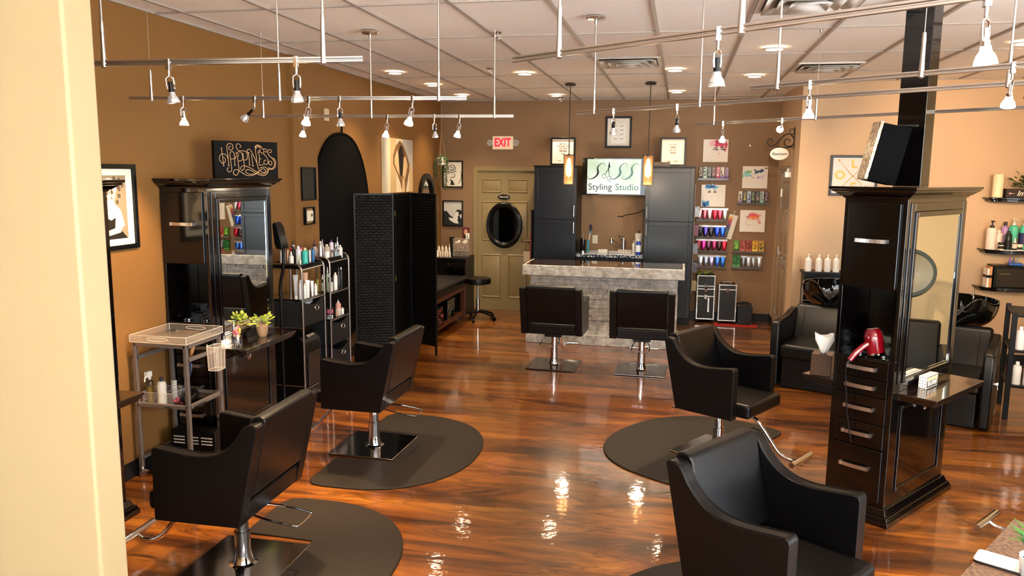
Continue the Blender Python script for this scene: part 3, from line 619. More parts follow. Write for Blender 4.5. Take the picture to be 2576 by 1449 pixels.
# polka dot box block
t = thing('polka_dot_box', 'white polka dot box reading SEE A STYLIST on the right station ledge', 'box', (*S3(.255, -.15), .7905), R2D(-37.2))
obj('box_body', MB().box(-.045, 0, 0, .165, 0, .072), swatch('#cfccc8', .5), t, bevel=.002)
m = MB()
for ix in range(3):
    for iz in range(4): m.cyl((-.037+.015*ix, -.0002, .008+.018*iz+.006*(ix % 2)), (-.037+.015*ix, -.0010, .008+.018*iz+.006*(ix % 2)), .0036, n=10)
for iy in range(9):
    for iz in range(3): m.cyl((-.0448, .01+.018*iy, .012+.022*iz), (-.0458, .01+.018*iy, .012+.022*iz), .0036, n=10)
obj('printed_dots', m, swatch('#5a6068'), t)
obj('printed_stripes', MB().box(-.036, -.030, .002, .163, .0718, .0726).box(-.022, -.016, .002, .163, .0718, .0726).box(-.010, -.005, .002, .163, .0718, .0726), swatch('#d8a48c'), t)
obj('printed_label', MB().box(-.0002, .0010, .006, .159, .004, .068).mi(1).box(.0008, .0014, .010, .062, .042, .064).box(.0008, .0014, .066, .108, .042, .064).box(.0008, .0014, .112, .155, .042, .064), [swatch('#2a2018'), swatch('#cfae84')], t)
obj('lettering', text_mesh('SEE A STYLIST', .036, swatch('#e8e2d8'), sx=.60, bold=.0004), None, t, (.0016, .083, .024), (PI/2, 0, PI/2))

# ---- on top of and on the ledge of the left station
t = thing('happiness_plaque', 'black canvas plaque with gold swirling HAPPINESS lettering on top of left station', 'plaque', (-3.235, 5.06, 1.968), R2D(52))
GOLD = mat('gold printed ink', '#c08a4c', .45)
w_, h_ = .47, .265
obj('canvas', MB().box(0, w_, 0, .05, 0, h_), mat('black canvas', '#0c0a09', .7, spec=.15), t, bevel=.003)
HS = [(305,245,312,350,318,440,322,515),(295,245,315,245),(312,515,333,515),(318,385,340,400,345,440,325,475,300,470,275,410,290,350,330,335,365,365,378,420,382,515),(370,515,394,515),
(380,410,372,300,368,215,395,175,435,195,438,250,415,278,390,255,395,225,418,222),(385,545,362,560,372,605,400,606,415,565,408,450,402,330,425,300,450,330,455,505),(445,508,466,508),(405,410,450,410,470,395,455,380),
(490,375,495,450,500,590,470,660,435,640,440,590,475,575,530,615,600,665,680,655,745,605),(470,350,482,375,502,360,495,332,472,332,490,308,530,310,550,350,548,420,520,442,498,440),
(555,320,562,430,568,540,545,585,525,570,530,530,570,518,640,550,720,610,790,640,840,615,850,570,820,537,755,550),(520,240,535,222,515,185,485,190,480,240,510,285,570,290,600,310,608,370,600,420,565,430),
(622,320,628,400,632,505),(612,320,634,320),(622,508,644,508),(660,340,665,420,672,520),(660,520,684,520),(635,318,612,310,608,280,630,262,655,290,690,380,720,470,745,570,800,617,828,592,800,560,750,590,690,640,620,642,580,610,600,575,650,590,720,640,800,665,855,620,860,560),
(722,475,718,380,710,260,730,210,780,230,815,280),(700,240,725,205,760,210,800,255,812,285),(735,292,765,285,765,240,738,228,718,255),(735,325,760,305,785,320,790,345),(750,315,755,410,750,500,790,503,800,488),(755,410,780,410),
(805,275,830,260,852,280,840,310,815,300,808,330,835,370,858,420,855,480,825,498,808,465,820,430,838,440),(880,320,905,312,905,280,875,275,860,320,885,370,918,410,945,470,932,530,895,562,862,540),(880,490,865,465,880,447,905,455,910,485,890,505,865,480),(925,395,955,450,945,540,900,572,858,560)]
m = MB()
def hp_(x, y): return ((x-218)/772*w_, (708-y)/(708-(125+(x-205)*.051))*h_)
for k, q in enumerate(HS):
    p_ = [hp_(q[i], q[i+1]) for i in range(0, len(q), 2)]
    m.rib(cr(p_, 8) if len(p_) > 2 else p_, .0042, -.002-.00015*k)
obj('swirl_lettering', m, GOLD, t)
# potted plant with face pot
def leafy(parent, cx, cy, cz, n, rad, size, mt, up=.4, seed=1):
    r = random.Random(seed); m = MB()
    for i in range(n):
        a = r.random()*2*PI; el = up+r.random()*1.0; d = Vector((math.cos(a)*math.cos(el), math.sin(a)*math.cos(el), math.sin(el))); L_ = rad*(.45+.55*r.random())
        tip = Vector((cx, cy, cz))+d*L_; s = size*(.7+.6*r.random()); side = d.cross(Vector((0, 0, 1))).normalized(); tw = r.uniform(-.6, .6)
        side = (side*math.cos(tw)+d.cross(side)*math.sin(tw)); nrm = side.cross(d).normalized()
        vs = [tip-d*s*.5, tip+side*s*.34, tip+d*s*.55-nrm*s*.12, tip-side*s*.34, tip+nrm*s*.05]
        m.add(vs, [(0, 1, 4), (1, 2, 4), (2, 3, 4), (3, 0, 4)])
    return obj('foliage', m, mt, parent)
t = thing('potted_plant', 'small yellow-green plant in a terracotta face pot on the station ledge', 'potted plant', (-3.04, 5.28, .79))
TER = mat('terracotta', '#a8805e', .75, bump=.1)
obj('face_pot', MB().lathe([(.028, 0), (.032, .004), (.040, .05), (.043, .09), (.040, .098), (.036, .098), (.038, .085)], n=24, caps=False).sph((.040, -.006, .05), .010, sc=(1, .6, 2)).tube([(.037, -.026, .066), (.041, -.016, .068)], .003, 6).tube([(.041, .004, .068), (.036, .016, .066)], .003, 6).tube([(.038, -.014, .026), (.041, -.004, .024), (.040, .006, .026)], .0035, 6), TER, t)
obj('soil', MB().lathe([(.001, .085), (.037, .085)], n=20, caps=False), swatch('#2b1d12'), t)
leafy(t, 0, 0, .09, 70, .10, .034, mat('yellow green leaf', '#aebc45', .5), .05, 3)
t = thing('flower_jar', 'glass jar of pink and yellow blossoms on the left station ledge', 'jar', (-3.03, 4.92, .79))
obj('glass_jar', MB().lathe([(.034, 0), (.037, .004), (.034, .01), (.036, .016), (.036, .075), (.030, .088), (.031, .094), (.028, .094), (.027, .088), (.034, .074), (.034, .018)], n=24, caps=False), GLASS, t)
for k, c in enumerate(('#e06a80', '#f2c0b0', '#e7b24a', '#6a3a6a')):
    r = random.Random(k); m = MB()
    for i in range(9 if k < 3 else 2): a = r.random()*6.28; q = r.random()*.022; m.sph((q*math.cos(a), q*math.sin(a), .075+r.random()*.06), .010, 8, 5)
    obj('blossoms', m, swatch(c, .6), t)
obj('stems', MB().tube([(0, 0, .01), (.01, 0, .08)], .002, 5).tube([(.01, .01, .01), (-.01, 0, .08)], .002, 5).tube([(-.01, .0, .01), (0, .015, .08)], .002, 5), swatch('#d9cdb4'), t)

# ------------------------------------------------------------------ acrylic trolley
t = thing('salon_trolley', 'grey metal trolley with clear acrylic tray beside the left station', 'trolley', (-3.245, 4.555, 0))
X, Y = .185, .185; TUB = mat('painted grey tube', '#8d827a', .35, .6)
for sx in (-1, 1):
    for sy in (-1, 1):
        l = obj('leg', MB().box(sx*X-.0125, sx*X+.0125, sy*Y-.0125, sy*Y+.0125, .075, .915), TUB, t, bevel=.002)
        m = MB().cyl((sx*X, sy*Y, .075), (sx*X, sy*Y, .058), .017).box(sx*X-.006, sx*X+.010, sy*Y-.012, sy*Y+.012, .035, .06).cyl((sx*X+.004, sy*Y-.006, .026), (sx*X+.004, sy*Y+.006, .026), .026, n=20).tube([(sx*X+.01, sy*Y, .05), (sx*X+.05, sy*Y, .045)], .006, 6)
        obj('caster', m, NICK, l)
for z, nm in ((.903, 'top_frame'), (.50, 'shelf_frame')):
    m = MB().box(-X, X, -Y-.0125, -Y+.0125, z-.0125, z+.0125).box(-X, X, Y-.0125, Y+.0125, z-.0125, z+.0125).box(-X-.0125, -X+.0125, -Y, Y, z-.0125, z+.0125).box(X-.0125, X+.0125, -Y, Y, z-.0125, z+.0125)
    obj(nm, m, TUB, t, bevel=.002)
m = MB().box(-X, X, Y-.0125, Y+.0125, .80, .82).box(X-.0125, X+.0125, -Y, Y, .80, .825).box(-X-.0125, -X+.0125, -Y, Y, .80, .825)
obj('side_rails', m, TUB, t, bevel=.002)
obj('lower_rail', MB().box(-X-.0125, -X+.0125, -Y, Y, .12, .14), TUB, t, bevel=.002)
obj('shelf_panel', MB().box(-X, X, -Y, Y, .488, .494), mat('smoked shelf', '#2a221d', .2), t)
obj('top_panel', MB().box(-X, X, -Y, Y, .912, .918), mat('smoky acrylic', '#4a3a2e', .06), t)
tr = MB(); a, b_ = .205, .205; W = .004
tr.box(-a, a, -b_, b_, .919, .923).box(-a, a, -b_, -b_+W, .923, .965).box(-a, a, b_-W, b_, .923, .965).box(-a, -a+W, -b_+W, b_-W, .923, .965).box(a-W, a, -b_+W, b_-W, .923, .965)
obj('acrylic_tray', tr, ACRY, t)
EDGE = mat('painted acrylic edge glint', '#e8d8c6', .2)  # pale opaque colour paints a glint along the clear acrylic edges
m = MB()
for pts in ([(-a, -b_, .966), (a, -b_, .966), (a, b_, .966), (-a, b_, .966)],): m.tube(pts, .0016, 5, closed=True)
m.tube([(-a, -b_, .92), (-a, -b_, .966)], .0016, 5).tube([(a, -b_, .92), (a, -b_, .966)], .0018, 5).tube([(a, b_, .92), (a, b_, .966)], .0016, 5).tube([(-a, b_, .92), (-a, b_, .966)], .0016, 5)
m.tube([(-a, -b_, .921), (a, -b_, .921), (a, b_, .921)], .0016, 5)
for yy in (-b_, b_): m.tube([(.055*math.cos(q)+(.02 if math.cos(q) > 0 else -.02)*1, yy, .944+.010*math.sin(q)) for q in [2*PI*i/24 for i in range(24)]], .0016, 5, closed=True)
obj('tray_edges', m, EDGE, t)
# things on the trolley shelf
def org(name, label, loc, lx, ly, h, nx=1):
    t = obj(name, MB().box(-lx, lx, -ly, ly, 0, .003).box(-lx, lx, -ly, -ly+.003, .003, h).box(-lx, lx, ly-.003, ly, .003, h).box(-lx, -lx+.003, -ly+.003, ly-.003, .003, h).box(lx-.003, lx, -ly+.003, ly-.003, .003, h), ACRY, None, loc)
    obj('acrylic_edges', MB().tube([(-lx, -ly, h), (lx, -ly, h), (lx, ly, h), (-lx, ly, h)], .0013, 5, closed=True), EDGE, t)
    return tag(t, label, 'organizer')
# ------------------------------------------------------------------ bottles
def bottle(name, label, loc, r, h, body='#e9e5dd', cap='#e9e5dd', kind='can', group=None, lab=None, metal=False, glass=False, rough=.35, cat='bottle'):
    bm_ = GLASS if glass else swatch(body, rough, metal=.8) if metal else swatch(body, rough)
    if kind == 'can': P_ = [(r*.96, 0), (r, .004), (r, h*.80), (r*.82, h*.845), (r*.55, h*.87)]; cp = [(r*.5, h*.868), (r*.5, h*.975), (r*.42, h)]
    elif kind == 'spray': P_ = [(r*.96, 0), (r, .004), (r, h*.66), (r*.8, h*.70), (r*.42, h*.73)]; cp = [(r*.42, h*.73), (r*.42, h*.86), (r*.26, h*.88), (r*.26, h)]
    elif kind == 'cone': P_ = [(r*.96, 0), (r, .004), (r, h*.52), (r*.7, h*.62), (r*.5, h*.64)]; cp = [(r*.55, h*.63), (r*.5, h*.70), (r*.2, h*.78), (r*.12, h)]
    elif kind == 'shampoo': P_ = [(r*.96, 0), (r, .006), (r*.94, h*.35), (r, h*.62), (r*.85, h*.72), (r*.4, h*.76)]; cp = [(r*.42, h*.76), (r*.42, h*.86), (r*.38, h*.88)]
    elif kind == 'pump': P_ = [(r*.96, 0), (r, .006), (r, h*.70), (r*.8, h*.745), (r*.35, h*.76)]; cp = [(r*.42, h*.755), (r*.42, h*.83), (r*.14, h*.84), (r*.14, h*.94), (r*.3, h*.945), (r*.3, h)]
    elif kind == 'curvy': P_ = [(r*.8, 0), (r*.9, .006), (r*.82, h*.18), (r*.78, h*.3), (r*.98, h*.58), (r, h*.66), (r*.78, h*.76), (r*.4, h*.79)]; cp = [(r*.36, h*.78), (r*.36, h*.85), (r*.12, h*.86), (r*.12, h*.95), (r*.3, h*.955), (r*.3, h)]
    elif kind == 'jar': P_ = [(r*.96, 0), (r, .003), (r, h*.68)]; cp = [(r*1.04, h*.67), (r*1.04, h*.98), (r*.98, h)]
    elif kind == 'tube': P_ = [(r*.7, 0), (r*.72, h*.12), (r*.85, h*.15)]; cp = None
    elif kind == 'dropper': P_ = [(r*.96, 0), (r, .003), (r, h*.55), (r*.5, h*.62)]; cp = [(r*.55, h*.62), (r*.5, h*.78), (r*.3, h*.80), (r*.3, h)]
    n = 18
    if kind == 'tube':
        m = MB(); z0 = h*.13; N_ = 12
        rows = []
        for k, (z, a, b_) in enumerate(((z0, .78, .78), (h*.4, .95, .7), (h*.75, 1.0, .4), (h*.97, 1.05, .06), (h, 1.05, .06))):
            rows += [(r*a*math.cos(2*PI*i/N_), r*b_*math.sin(2*PI*i/N_), z) for i in range(N_)]
        m.add(rows, [(k*N_+i, k*N_+(i+1) % N_, (k+1)*N_+(i+1) % N_, (k+1)*N_+i) for k in range(4) for i in range(N_)]+[tuple(range(N_-1, -1, -1)), tuple(range(4*N_, 5*N_))])
        t = obj(name, m, bm_, None, loc, (0, 0, R2D(35)))
        obj('cap', MB().cyl((0, 0, 0), (0, 0, z0), r*.72, r*.76, 16), swatch(cap, .35), t)
    else:
        t = obj(name, MB().lathe(P_, n=n), bm_, None, loc)
        if cp:
            m = MB().lathe(cp, n=14)
            if kind in ('pump', 'curvy'): m.box(-r*.14, r*.14, -r*1.25, 0, h*.955, h*.985)
            obj('cap', m, swatch(cap, .35), t)
        if glass: obj('liquid', MB().lathe([(r*.85, .004), (r*.88, h*.5)], n=14), swatch(body, .3), t)
        if lab: obj('paper_label', MB().lathe([(r*1.012, h*.18), (r*1.012, h*.55)], n=n, caps=False), swatch(lab, .6), t)
    return tag(t, label, cat, group)
sx, sy, sz = -3.40, 4.42, .495
org('acrylic_organizer', 'clear acrylic organizer on the trolley shelf holding bottles', (-3.30, 4.47, .495), .105, .09, .085)
bottle('spray_bottle', 'golden spray bottle with white trigger on the trolley shelf', (-3.372, 4.42, .500), .021, .215, '#b08a2c', '#e9e5dd', 'spray', glass=True)
m = MB().box(-.012, .012, -.035, .012, .165, .20).tube(cr([(0, -.02, .18), (0, -.045, .165), (0, -.05, .14)], 3), .004, 6); o = bpy.data.objects['spray_bottle']; obj('trigger', m, WHT, o, (0, 0, .012))
bottle('lotion_bottle', 'white lotion bottle with dark blue cap on the trolley shelf', (-3.285, 4.42, .500), .030, .20, '#ebe4d6', '#27303c', 'shampoo')
m = MB()
for k in range(9): m.lathe([(.016, k*.017), (.0185, k*.017+.002), (.0185, k*.017+.013), (.016, k*.017+.0155)], n=16)
tag(obj('roll_stack', m, swatch('#b9b4b0', .4), None, (-3.222, 4.46, .500)), 'grey ribbed stack of rolls beside the white lotion bottle on the trolley', 'rolls')
t = thing('hair_brush', 'wooden handled dark blue paddle brush standing in the trolley organizer', 'brush', (-3.225, 4.53, .50), 0, rot=(R2D(-4), R2D(14), 0))
obj('paddle', MB().lathe([(.006, .14), (.028, .16), (.034, .21), (.028, .255), (.010, .27)], n=16).xf(Matrix.Diagonal((1, .4, 1, 1))), swatch('#1c2740', .4), t)
obj('handle', MB().lathe([(.007, .27), (.010, .30), (.015, .35), (.014, .39), (.005, .405)], n=12), swatch('#a67a48', .4), t)
obj('handle_foot', MB().cyl((0, 0, .0), (0, 0, .15), .006), swatch('#1c2740', .4), t)
t = thing('tool_roll', 'crumpled black leather tool roll with pink clips on the trolley shelf', 'tool roll', (-3.135, 4.50, .495), R2D(20))
obj('leather_roll', MB().lathe([(.012, -.10), (.036, -.085), (.040, -.03), (.034, .03), (.018, .085), (.006, .10)], n=16, M=Matrix.Rotation(PI/2, 4, 'X')).tube(cr([(.03, -.05, .03), (0, -.02, .045), (-.035, 0, .02), (0, .04, .03)], 4), .006, 6).xf(Matrix.Translation((0, 0, .036))), LEATH, t)
obj('clips', MB().tube([(-.05, -.06, .03), (-.08, -.09, .04)], .006, 6).tube([(-.03, -.08, .02), (-.07, -.05, .012)], .006, 6).sph((-.06, -.07, .045), .012), swatch('#b04858', .3), t)
obj('leather_flap', MB().box(-.13, .10, -.12, .10, .0, .003), LEATH, t)
t = thing('acrylic_cup', 'clear ribbed acrylic cup hooked on the side of the trolley', 'cup', (-3.005, 4.62, .70))
m = MB(); n = 28
ring = lambda s, z: [(s*.042*math.copysign(abs(math.cos(a))**.4, math.cos(a)), s*.060*math.copysign(abs(math.sin(a))**.4, math.sin(a)), z) for a in [2*PI*i/n for i in range(n)]]
m.add(ring(.9, 0)+ring(1, .16), [(i, (i+1) % n, n+(i+1) % n, n+i) for i in range(n)]+[tuple(range(n-1, -1, -1))])
obj('cup_wall', m, ACRY, t, solid=.003)
m = MB().tube(ring(1, .161), .002, 5, closed=True).tube(ring(.9, 0.001), .0016, 5, closed=True).tube([(-.042, -.02, .16), (-.055, -.02, .17), (-.057, -.02, .12)], .002, 5)
for i in range(0, n, 2): p, q = ring(.9, 0)[i], ring(1, .16)[i]; m.tube([p, q], .0008, 4)
obj('cup_ribs', m, EDGE, t)
# black slotted crate on the floor behind the trolley
t = thing('slotted_bin', 'black bin with rows of pale slots on the floor below the trolley', 'bin', (-3.20, 4.60, 0))
obj('bin_body', MB().box(-.17, .17, -.0, .12, .0, .26), BLK, t, bevel=.01)
m = MB()
for cx in (-.105, .0, .105):
    for k in range(3): m.box(cx-.042, cx+.042, -.002, 0, .165+.022*k, .173+.022*k)
obj('slots', m, swatch('#cfc6bb'), t)

# ------------------------------------------------------------------ rolling racks
def rack(label, loc, tiers, bins, D=.33, W=.42):
    t = thing('rolling_rack', label, 'rack', loc, 0, 'silver tube storage racks'); Z = 1.245; r = .009
    for k, y in enumerate((0, W)):
        pts = [(0, y, .045), (0, y, Z-.06)]+[(-.06+.06*math.cos(a), y, Z-.06+.06*math.sin(a)) for a in (.3, .7, 1.1, PI/2)]+[(-D+.06, y, Z)]+[(-D+.06-.06*math.sin(a), y, Z-.06+.06*math.cos(a)) for a in (.4, .8, 1.2, PI/2)]+[(-D, y, .045)]
        f = obj('frame_hoop', MB().tube(pts, r, 8), STEEL, t)
        m = MB()
        for z in (.19, .70): m.tube([(0, y, z), (-D, y, z)], .005, 6)
        obj('side_bar', m, STEEL, f)
        obj('caster', MB().cyl((0, y-.01, .024), (0, y+.01, .024), .024).cyl((-D, y-.01, .024), (-D, y+.01, .024), .024).cyl((0, y, .02), (0, y, .05), .008).cyl((-D, y, .02), (-D, y, .05), .008), BLK, f)
    m = MB()
    for z in [1.20]+[q-.014 for q in tiers]: m.tube([(0, 0, z), (0, W, z)], .007, 6).tube([(-D, 0, z), (-D, W, z)], .006, 6)
    m.tube([(0, 0, .16), (0, W, .16)], .006, 6)
    obj('cross_bars', m, STEEL, t)
    tr = MB().box(-D+.02, -.012, .012, W-.012, 1.215, 1.222).frus(.155, .20, 1.20, .158, .204, 1.222, -D/2, W/2)
    tr = MB(); a, b_, c, d = -D+.015, -.012, .012, W-.012
    tr.box(a, b_, c, d, 1.210, 1.216).box(a, a+.006, c, d, 1.216, 1.245).box(b_-.006, b_, c, d, 1.205, 1.240).box(a, b_, c, c+.006, 1.205, 1.240).box(a, b_, d-.006, d, 1.216, 1.245)
    obj('tray', tr, BLK, t, bevel=.003)
    for z in tiers: obj('shelf', MB().box(-D+.008, -.004, .008, W-.008, z-.01, z), BLKG, t, bevel=.002)
    for z0, z1 in bins:
        m = MB(); a, b_, c, d = -D+.015, -.006, .014, W-.014; n = 10
        m.box(a, b_, c, d, z0, z0+.004).box(a, b_, c, c+.004, z0, z1).box(a, b_, d-.004, d, z0, z1).box(a, a+.004, c, d, z0, z1)
        pts = [(c, z0), (d, z0)]+[(d+(c-d)*i/n, z1-.045*math.sin(PI*i/n)) for i in range(n+1)]
        m.prism(pts, b_-.004, b_, 'x'); bn = obj('storage_bin', m, mat('black woven bin cloth', '#121113', .6, bump=.1), t)
        yc = W*.62; zc = z0+(z1-z0)*.62
        obj('bin_grommet', MB().tube([(.001, yc+.036*math.copysign(abs(math.cos(q))**.6, math.cos(q)), zc+.02*math.sin(q)) for q in [2*PI*i/20 for i in range(20)]], .0045, 6, closed=True), NICK, bn)
    return t
rack('left rolling rack with spray bottles, next to the mirror station', (-3.085, 6.03, 0), (.945,), ((.70, .925),))
rack('right rolling rack with spray cans and jars, against the black backdrop', (-3.10, 6.60, 0), (.925, .672), ((.42, .655), (.165, .40)))
# grey towels in the left bin
r = random.Random(5); m = MB()
for i in range(7): m.sph((-3.37+.033*i, 6.11+r.random()*.24, .885+r.random()*.015), .055, 10, 6, (1.1, 1.2, .55))
tag(obj('towels', m, mat('grey towel', '#8d929a', .9, bump=.6, bscale=40)), 'crumpled grey towels heaped in the upper bin of the left rack', 'towels', kind='stuff')
# waste vacuum bin
t = thing('vacuum_bin', 'black upright bin with rounded top lettered eyevac under the left rack', 'bin', (-3.10, 6.24, 0))
pr = [(-.28, 0), (0, 0), (0, .50)]+[(-.12+.12*math.cos(a), .50+.13*math.sin(a)) for a in (.4, .8, 1.2, PI/2)]+[(-.28, .64)]
obj('bin_body', MB().prism(pr, -.155, .155, 'y'), BLK, t, bevel=.012, seg=3)
obj('front_door', MB().box(.0, .006, -.115, .115, .08, .46), BLKG, t, bevel=.006)
obj('lettering', text_mesh('eyevac', .052, swatch('#c9b8a4'), bold=.0008), None, t, (-.030, 0, .605), (R2D(38), 0, PI/2))

G1 = 'products on the left rack'; G2 = 'products on the right rack'
for lab, (x, y, h, r), body, cap, kind, kw in (
    ('tall white can at the left end of the left rack top', (-3.334, 6.173, .145, .024), '#dcd8da', '#d8cfc8', 'can', {}),
    ('bronze can second from left on the left rack top', (-3.294, 6.185, .161, .019), '#a08068', '#181514', 'can', dict(metal=True)),
    ('short cream bottle in front on the left rack top', (-3.241, 6.150, .125, .020), '#e8e0d2', '#efe6da', 'spray', {}),
    ('white floral patterned can in the middle of the left rack top', (-3.197, 6.195, .170, .022), '#c9c4cf', '#e6e0e0', 'can', dict(lab='#b9bfa8')),
    ('turquoise curved bottle on the left rack top', (-3.150, 6.225, .152, .025), '#35b3a4', '#e0c6a8', 'can', {}),
    ('slim silver can right of the turquoise bottle', (-3.145, 6.30, .152, .016), '#b5aca4', '#161616', 'can', dict(metal=True)),
    ('slim blue can at the right end of the left rack top', (-3.145, 6.365, .146, .014), '#1d5f94', '#111111', 'can', {}),
    ('coral bottle with black cap behind the bronze can', (-3.367, 6.30, .156, .015), '#e07a6a', '#141414', 'can', {}),
    ('red bottle with black cap behind the cream bottle', (-3.335, 6.345, .160, .016), '#c8303c', '#141414', 'can', {}),
    ('tallest cream bottle with black cap at the back of left rack', (-3.36, 6.41, .180, .018), '#d8d0c4', '#141414', 'can', {}),
    ('black bottle behind the short cream bottle', (-3.275, 6.26, .158, .018), '#18140f', '#141414', 'can', {}),
    ('coral red bottle behind the floral can', (-3.28, 6.40, .158, .016), '#d84a4a', '#141414', 'can', {}),
    ('green bottle between the floral can and the turquoise bottle', (-3.215, 6.28, .132, .013), '#1f7a5c', '#e0e0e0', 'can', {}),
    ('tiny cream bottle in front of the green bottle', (-3.165, 6.165, .056, .009), '#eadfd4', '#eadfd4', 'can', {}),
): bottle('hair_product', lab, (x, y, 1.2165), r, h, body, cap, kind, G1, cat='hair product', **kw)
for lab, (x, y, h, r), body, cap, kind, kw in (
    ('tall silver can at the left of the right rack top', (-3.215, 6.66, .172, .024), '#b4b2b2', '#c6b8b0', 'can', dict(metal=True)),
    ('cream can with white label on the right rack top', (-3.155, 6.665, .145, .025), '#b7a893', '#cfc2b2', 'can', dict(lab='#ece8e2')),
    ('big white bottle with purple nozzle behind the blue can', (-3.32, 6.75, .176, .030), '#ddd6d2', '#4a1f55', 'cone', {}),
    ('clear spray bottle left of the white tubes on right rack top', (-3.135, 6.73, .121, .013), '#c4bcb0', '#e6e2dc', 'spray', dict(glass=True)),
    ('tall clear spray bottle with teal base on the right rack top', (-3.125, 6.785, .150, .013), '#b6cfd0', '#e6e2dc', 'spray', dict(glass=True)),
    ('small clear spray bottle beside the white squeeze bottle', (-3.125, 6.835, .115, .012), '#b6cfd0', '#e6e2dc', 'spray', dict(glass=True)),
    ('white squeeze bottle at the right end of the right rack top', (-3.13, 6.90, .134, .023), '#e2ddd8', '#e8e4e0', 'shampoo', {}),
    ('white cone topped bottle behind the silver can', (-3.26, 6.80, .176, .016), '#e2ddd8', '#efefef', 'cone', {}),
    ('white bottle with purple cap at the back of the right rack', (-3.20, 6.86, .170, .020), '#dcd0de', '#4c1d5e', 'can', {}),
    ('white bottle with teal collar and pointed tip, tallest on right rack', (-3.17, 6.93, .19, .018), '#e8e8e8', '#f2f2f2', 'cone', dict(lab='#2a7f98')),
): bottle('hair_product', lab, (x, y, 1.2165), r, h, body, cap, kind, G2, cat='hair product', **kw)
for lab, (x, y, h, r), body, cap, kind, kw in (
    ('grey frosted tube at the left of the left rack middle shelf', (-3.17, 6.08, .205, .020), '#b9b6b2', '#e8e4de', 'tube', {}),
    ('tall white bottle beside the grey tube on the middle shelf', (-3.125, 6.075, .163, .015), '#eae6e0', '#eae6e0', 'can', {}),
    ('short white bottle behind the rack pole on the middle shelf', (-3.115, 6.135, .129, .014), '#e4e0d4', '#eae6e0', 'can', {}),
    ('white tube with fine print in the middle shelf front row', (-3.112, 6.18, .150, .018), '#e9e4da', '#eae6e0', 'tube', {}),
    ('copper coloured tube standing taller on the middle shelf', (-3.16, 6.23, .207, .025), '#b87f56', '#e9dccc', 'tube', {}),
    ('white tube right of the copper tube', (-3.112, 6.265, .132, .013), '#ece8e2', '#ece8e2', 'tube', {}),
    ('small white bottle at the right end of the middle shelf', (-3.112, 6.33, .101, .014), '#e9e4dc', '#e9e4dc', 'can', {}),
    ): bottle('hair_product', lab, (x, y, .9455), r, h, body, cap, kind, G1, cat='hair product', **kw)
for lab, (x, y, h, r), body, cap, kind, kw in (
    ('slim olive bottle at the left of the right rack second shelf', (-3.25, 6.65, .158, .013), '#8a7a2a', '#4a3a1a', 'spray', {}),
    ('clear pump bottle with gold liquid on the second shelf', (-3.20, 6.655, .155, .019), '#b5a878', '#e8e0c8', 'spray', dict(glass=True)),
    ('tall clear green bottle at the back of the second shelf', (-3.20, 6.76, .215, .016), '#9aa68a', '#d8d8d0', 'spray', {}),
    ('white bottle with black shoulders on the second shelf', (-3.13, 6.675, .129, .020), '#dcd6ca', '#111111', 'jar', {}),
    ('tall cream bottle right of centre on the second shelf', (-3.14, 6.80, .160, .019), '#e6dfd0', '#e6dfd0', 'can', dict(lab='#f2eee6')),
    ('black bottle next to the tall cream bottle', (-3.14, 6.87, .201, .016), '#141416', '#141416', 'can', dict(lab='#3a3a3c')),
    ('black bottle at the right end of the second shelf', (-3.14, 6.93, .195, .014), '#121214', '#c9d4d4', 'can', {}),
    ): bottle('hair_product', lab, (x, y, .9255), r, h, body, cap, kind, G2, cat='hair product', **kw)
for lab, (x, y, z, h, r), body, cap, kind, kw in (
    ('white jar under the pink jar on the right rack lower shelf', (-3.15, 6.68, .6725, .045, .032), '#dedede', '#161616', 'jar', {}),
    ('pink jar with black lid stacked on a white jar', (-3.15, 6.68, .7175, .06, .034), '#cf6078', '#161616', 'jar', {}),
    ('beige jar under the pink tub on the lower shelf', (-3.14, 6.85, .6725, .062, .027), '#b8ada0', '#c4bab0', 'jar', {}),
    ('pink tub with pointed white lid stacked on the beige jar', (-3.14, 6.85, .7345, .085, .026), '#dca090', '#efe9e2', 'cone', {}),
    ('small white bottle beside the beige jar', (-3.125, 6.91, .6725, .062, .014), '#e8e4de', '#e8e4de', 'can', {}),
    ): bottle('hair_product', lab, (x, y, z), r, h, body, cap, kind, G2, cat='hair product', **kw)
t = tag(obj('wooden_scoop', MB().tube(cr([(-3.12, 6.76, .675), (-3.12, 6.765, .70), (-3.125, 6.77, .735)], 3), [.004, .006, .008, .009, .009, .008, .005], 8), swatch('#b98a5c')), 'small wooden spatula leaning between the jars on the right rack', 'spatula')

# gooseneck lamp between station and rack
t = thing('floor_lamp', 'black gooseneck floor lamp beside the left station mirror', 'lamp', (-3.16, 5.80, 0))
obj('base', MB().lathe([(.11, 0), (.11, .015), (.02, .03)], n=24), BLK, t)
obj('pole', MB().tube(cr([(0, 0, .02), (0, 0, .9), (.0, 0, 1.1), (.03, -.0, 1.25), (.035, 0, 1.42)], 8), .013, 10), BLK, t)
obj('lamp_head', MB().prism([(.052, 1.40), (.055, 1.43), (.02, 1.58), (-.01, 1.62), (-.03, 1.60), (-.015, 1.44), (.0, 1.40)], -.055, .055, 'y'), BLK, t, bevel=.01)
t = tag(obj('wall_calendar', MB().box(LW, LW+.008, 5.82, 6.10, 1.60, 1.94).box(LW, LW+.008, 5.90, 6.03, 1.45, 1.595), WPAP), 'white paper sheets hung on the wall behind the left station', 'paper')

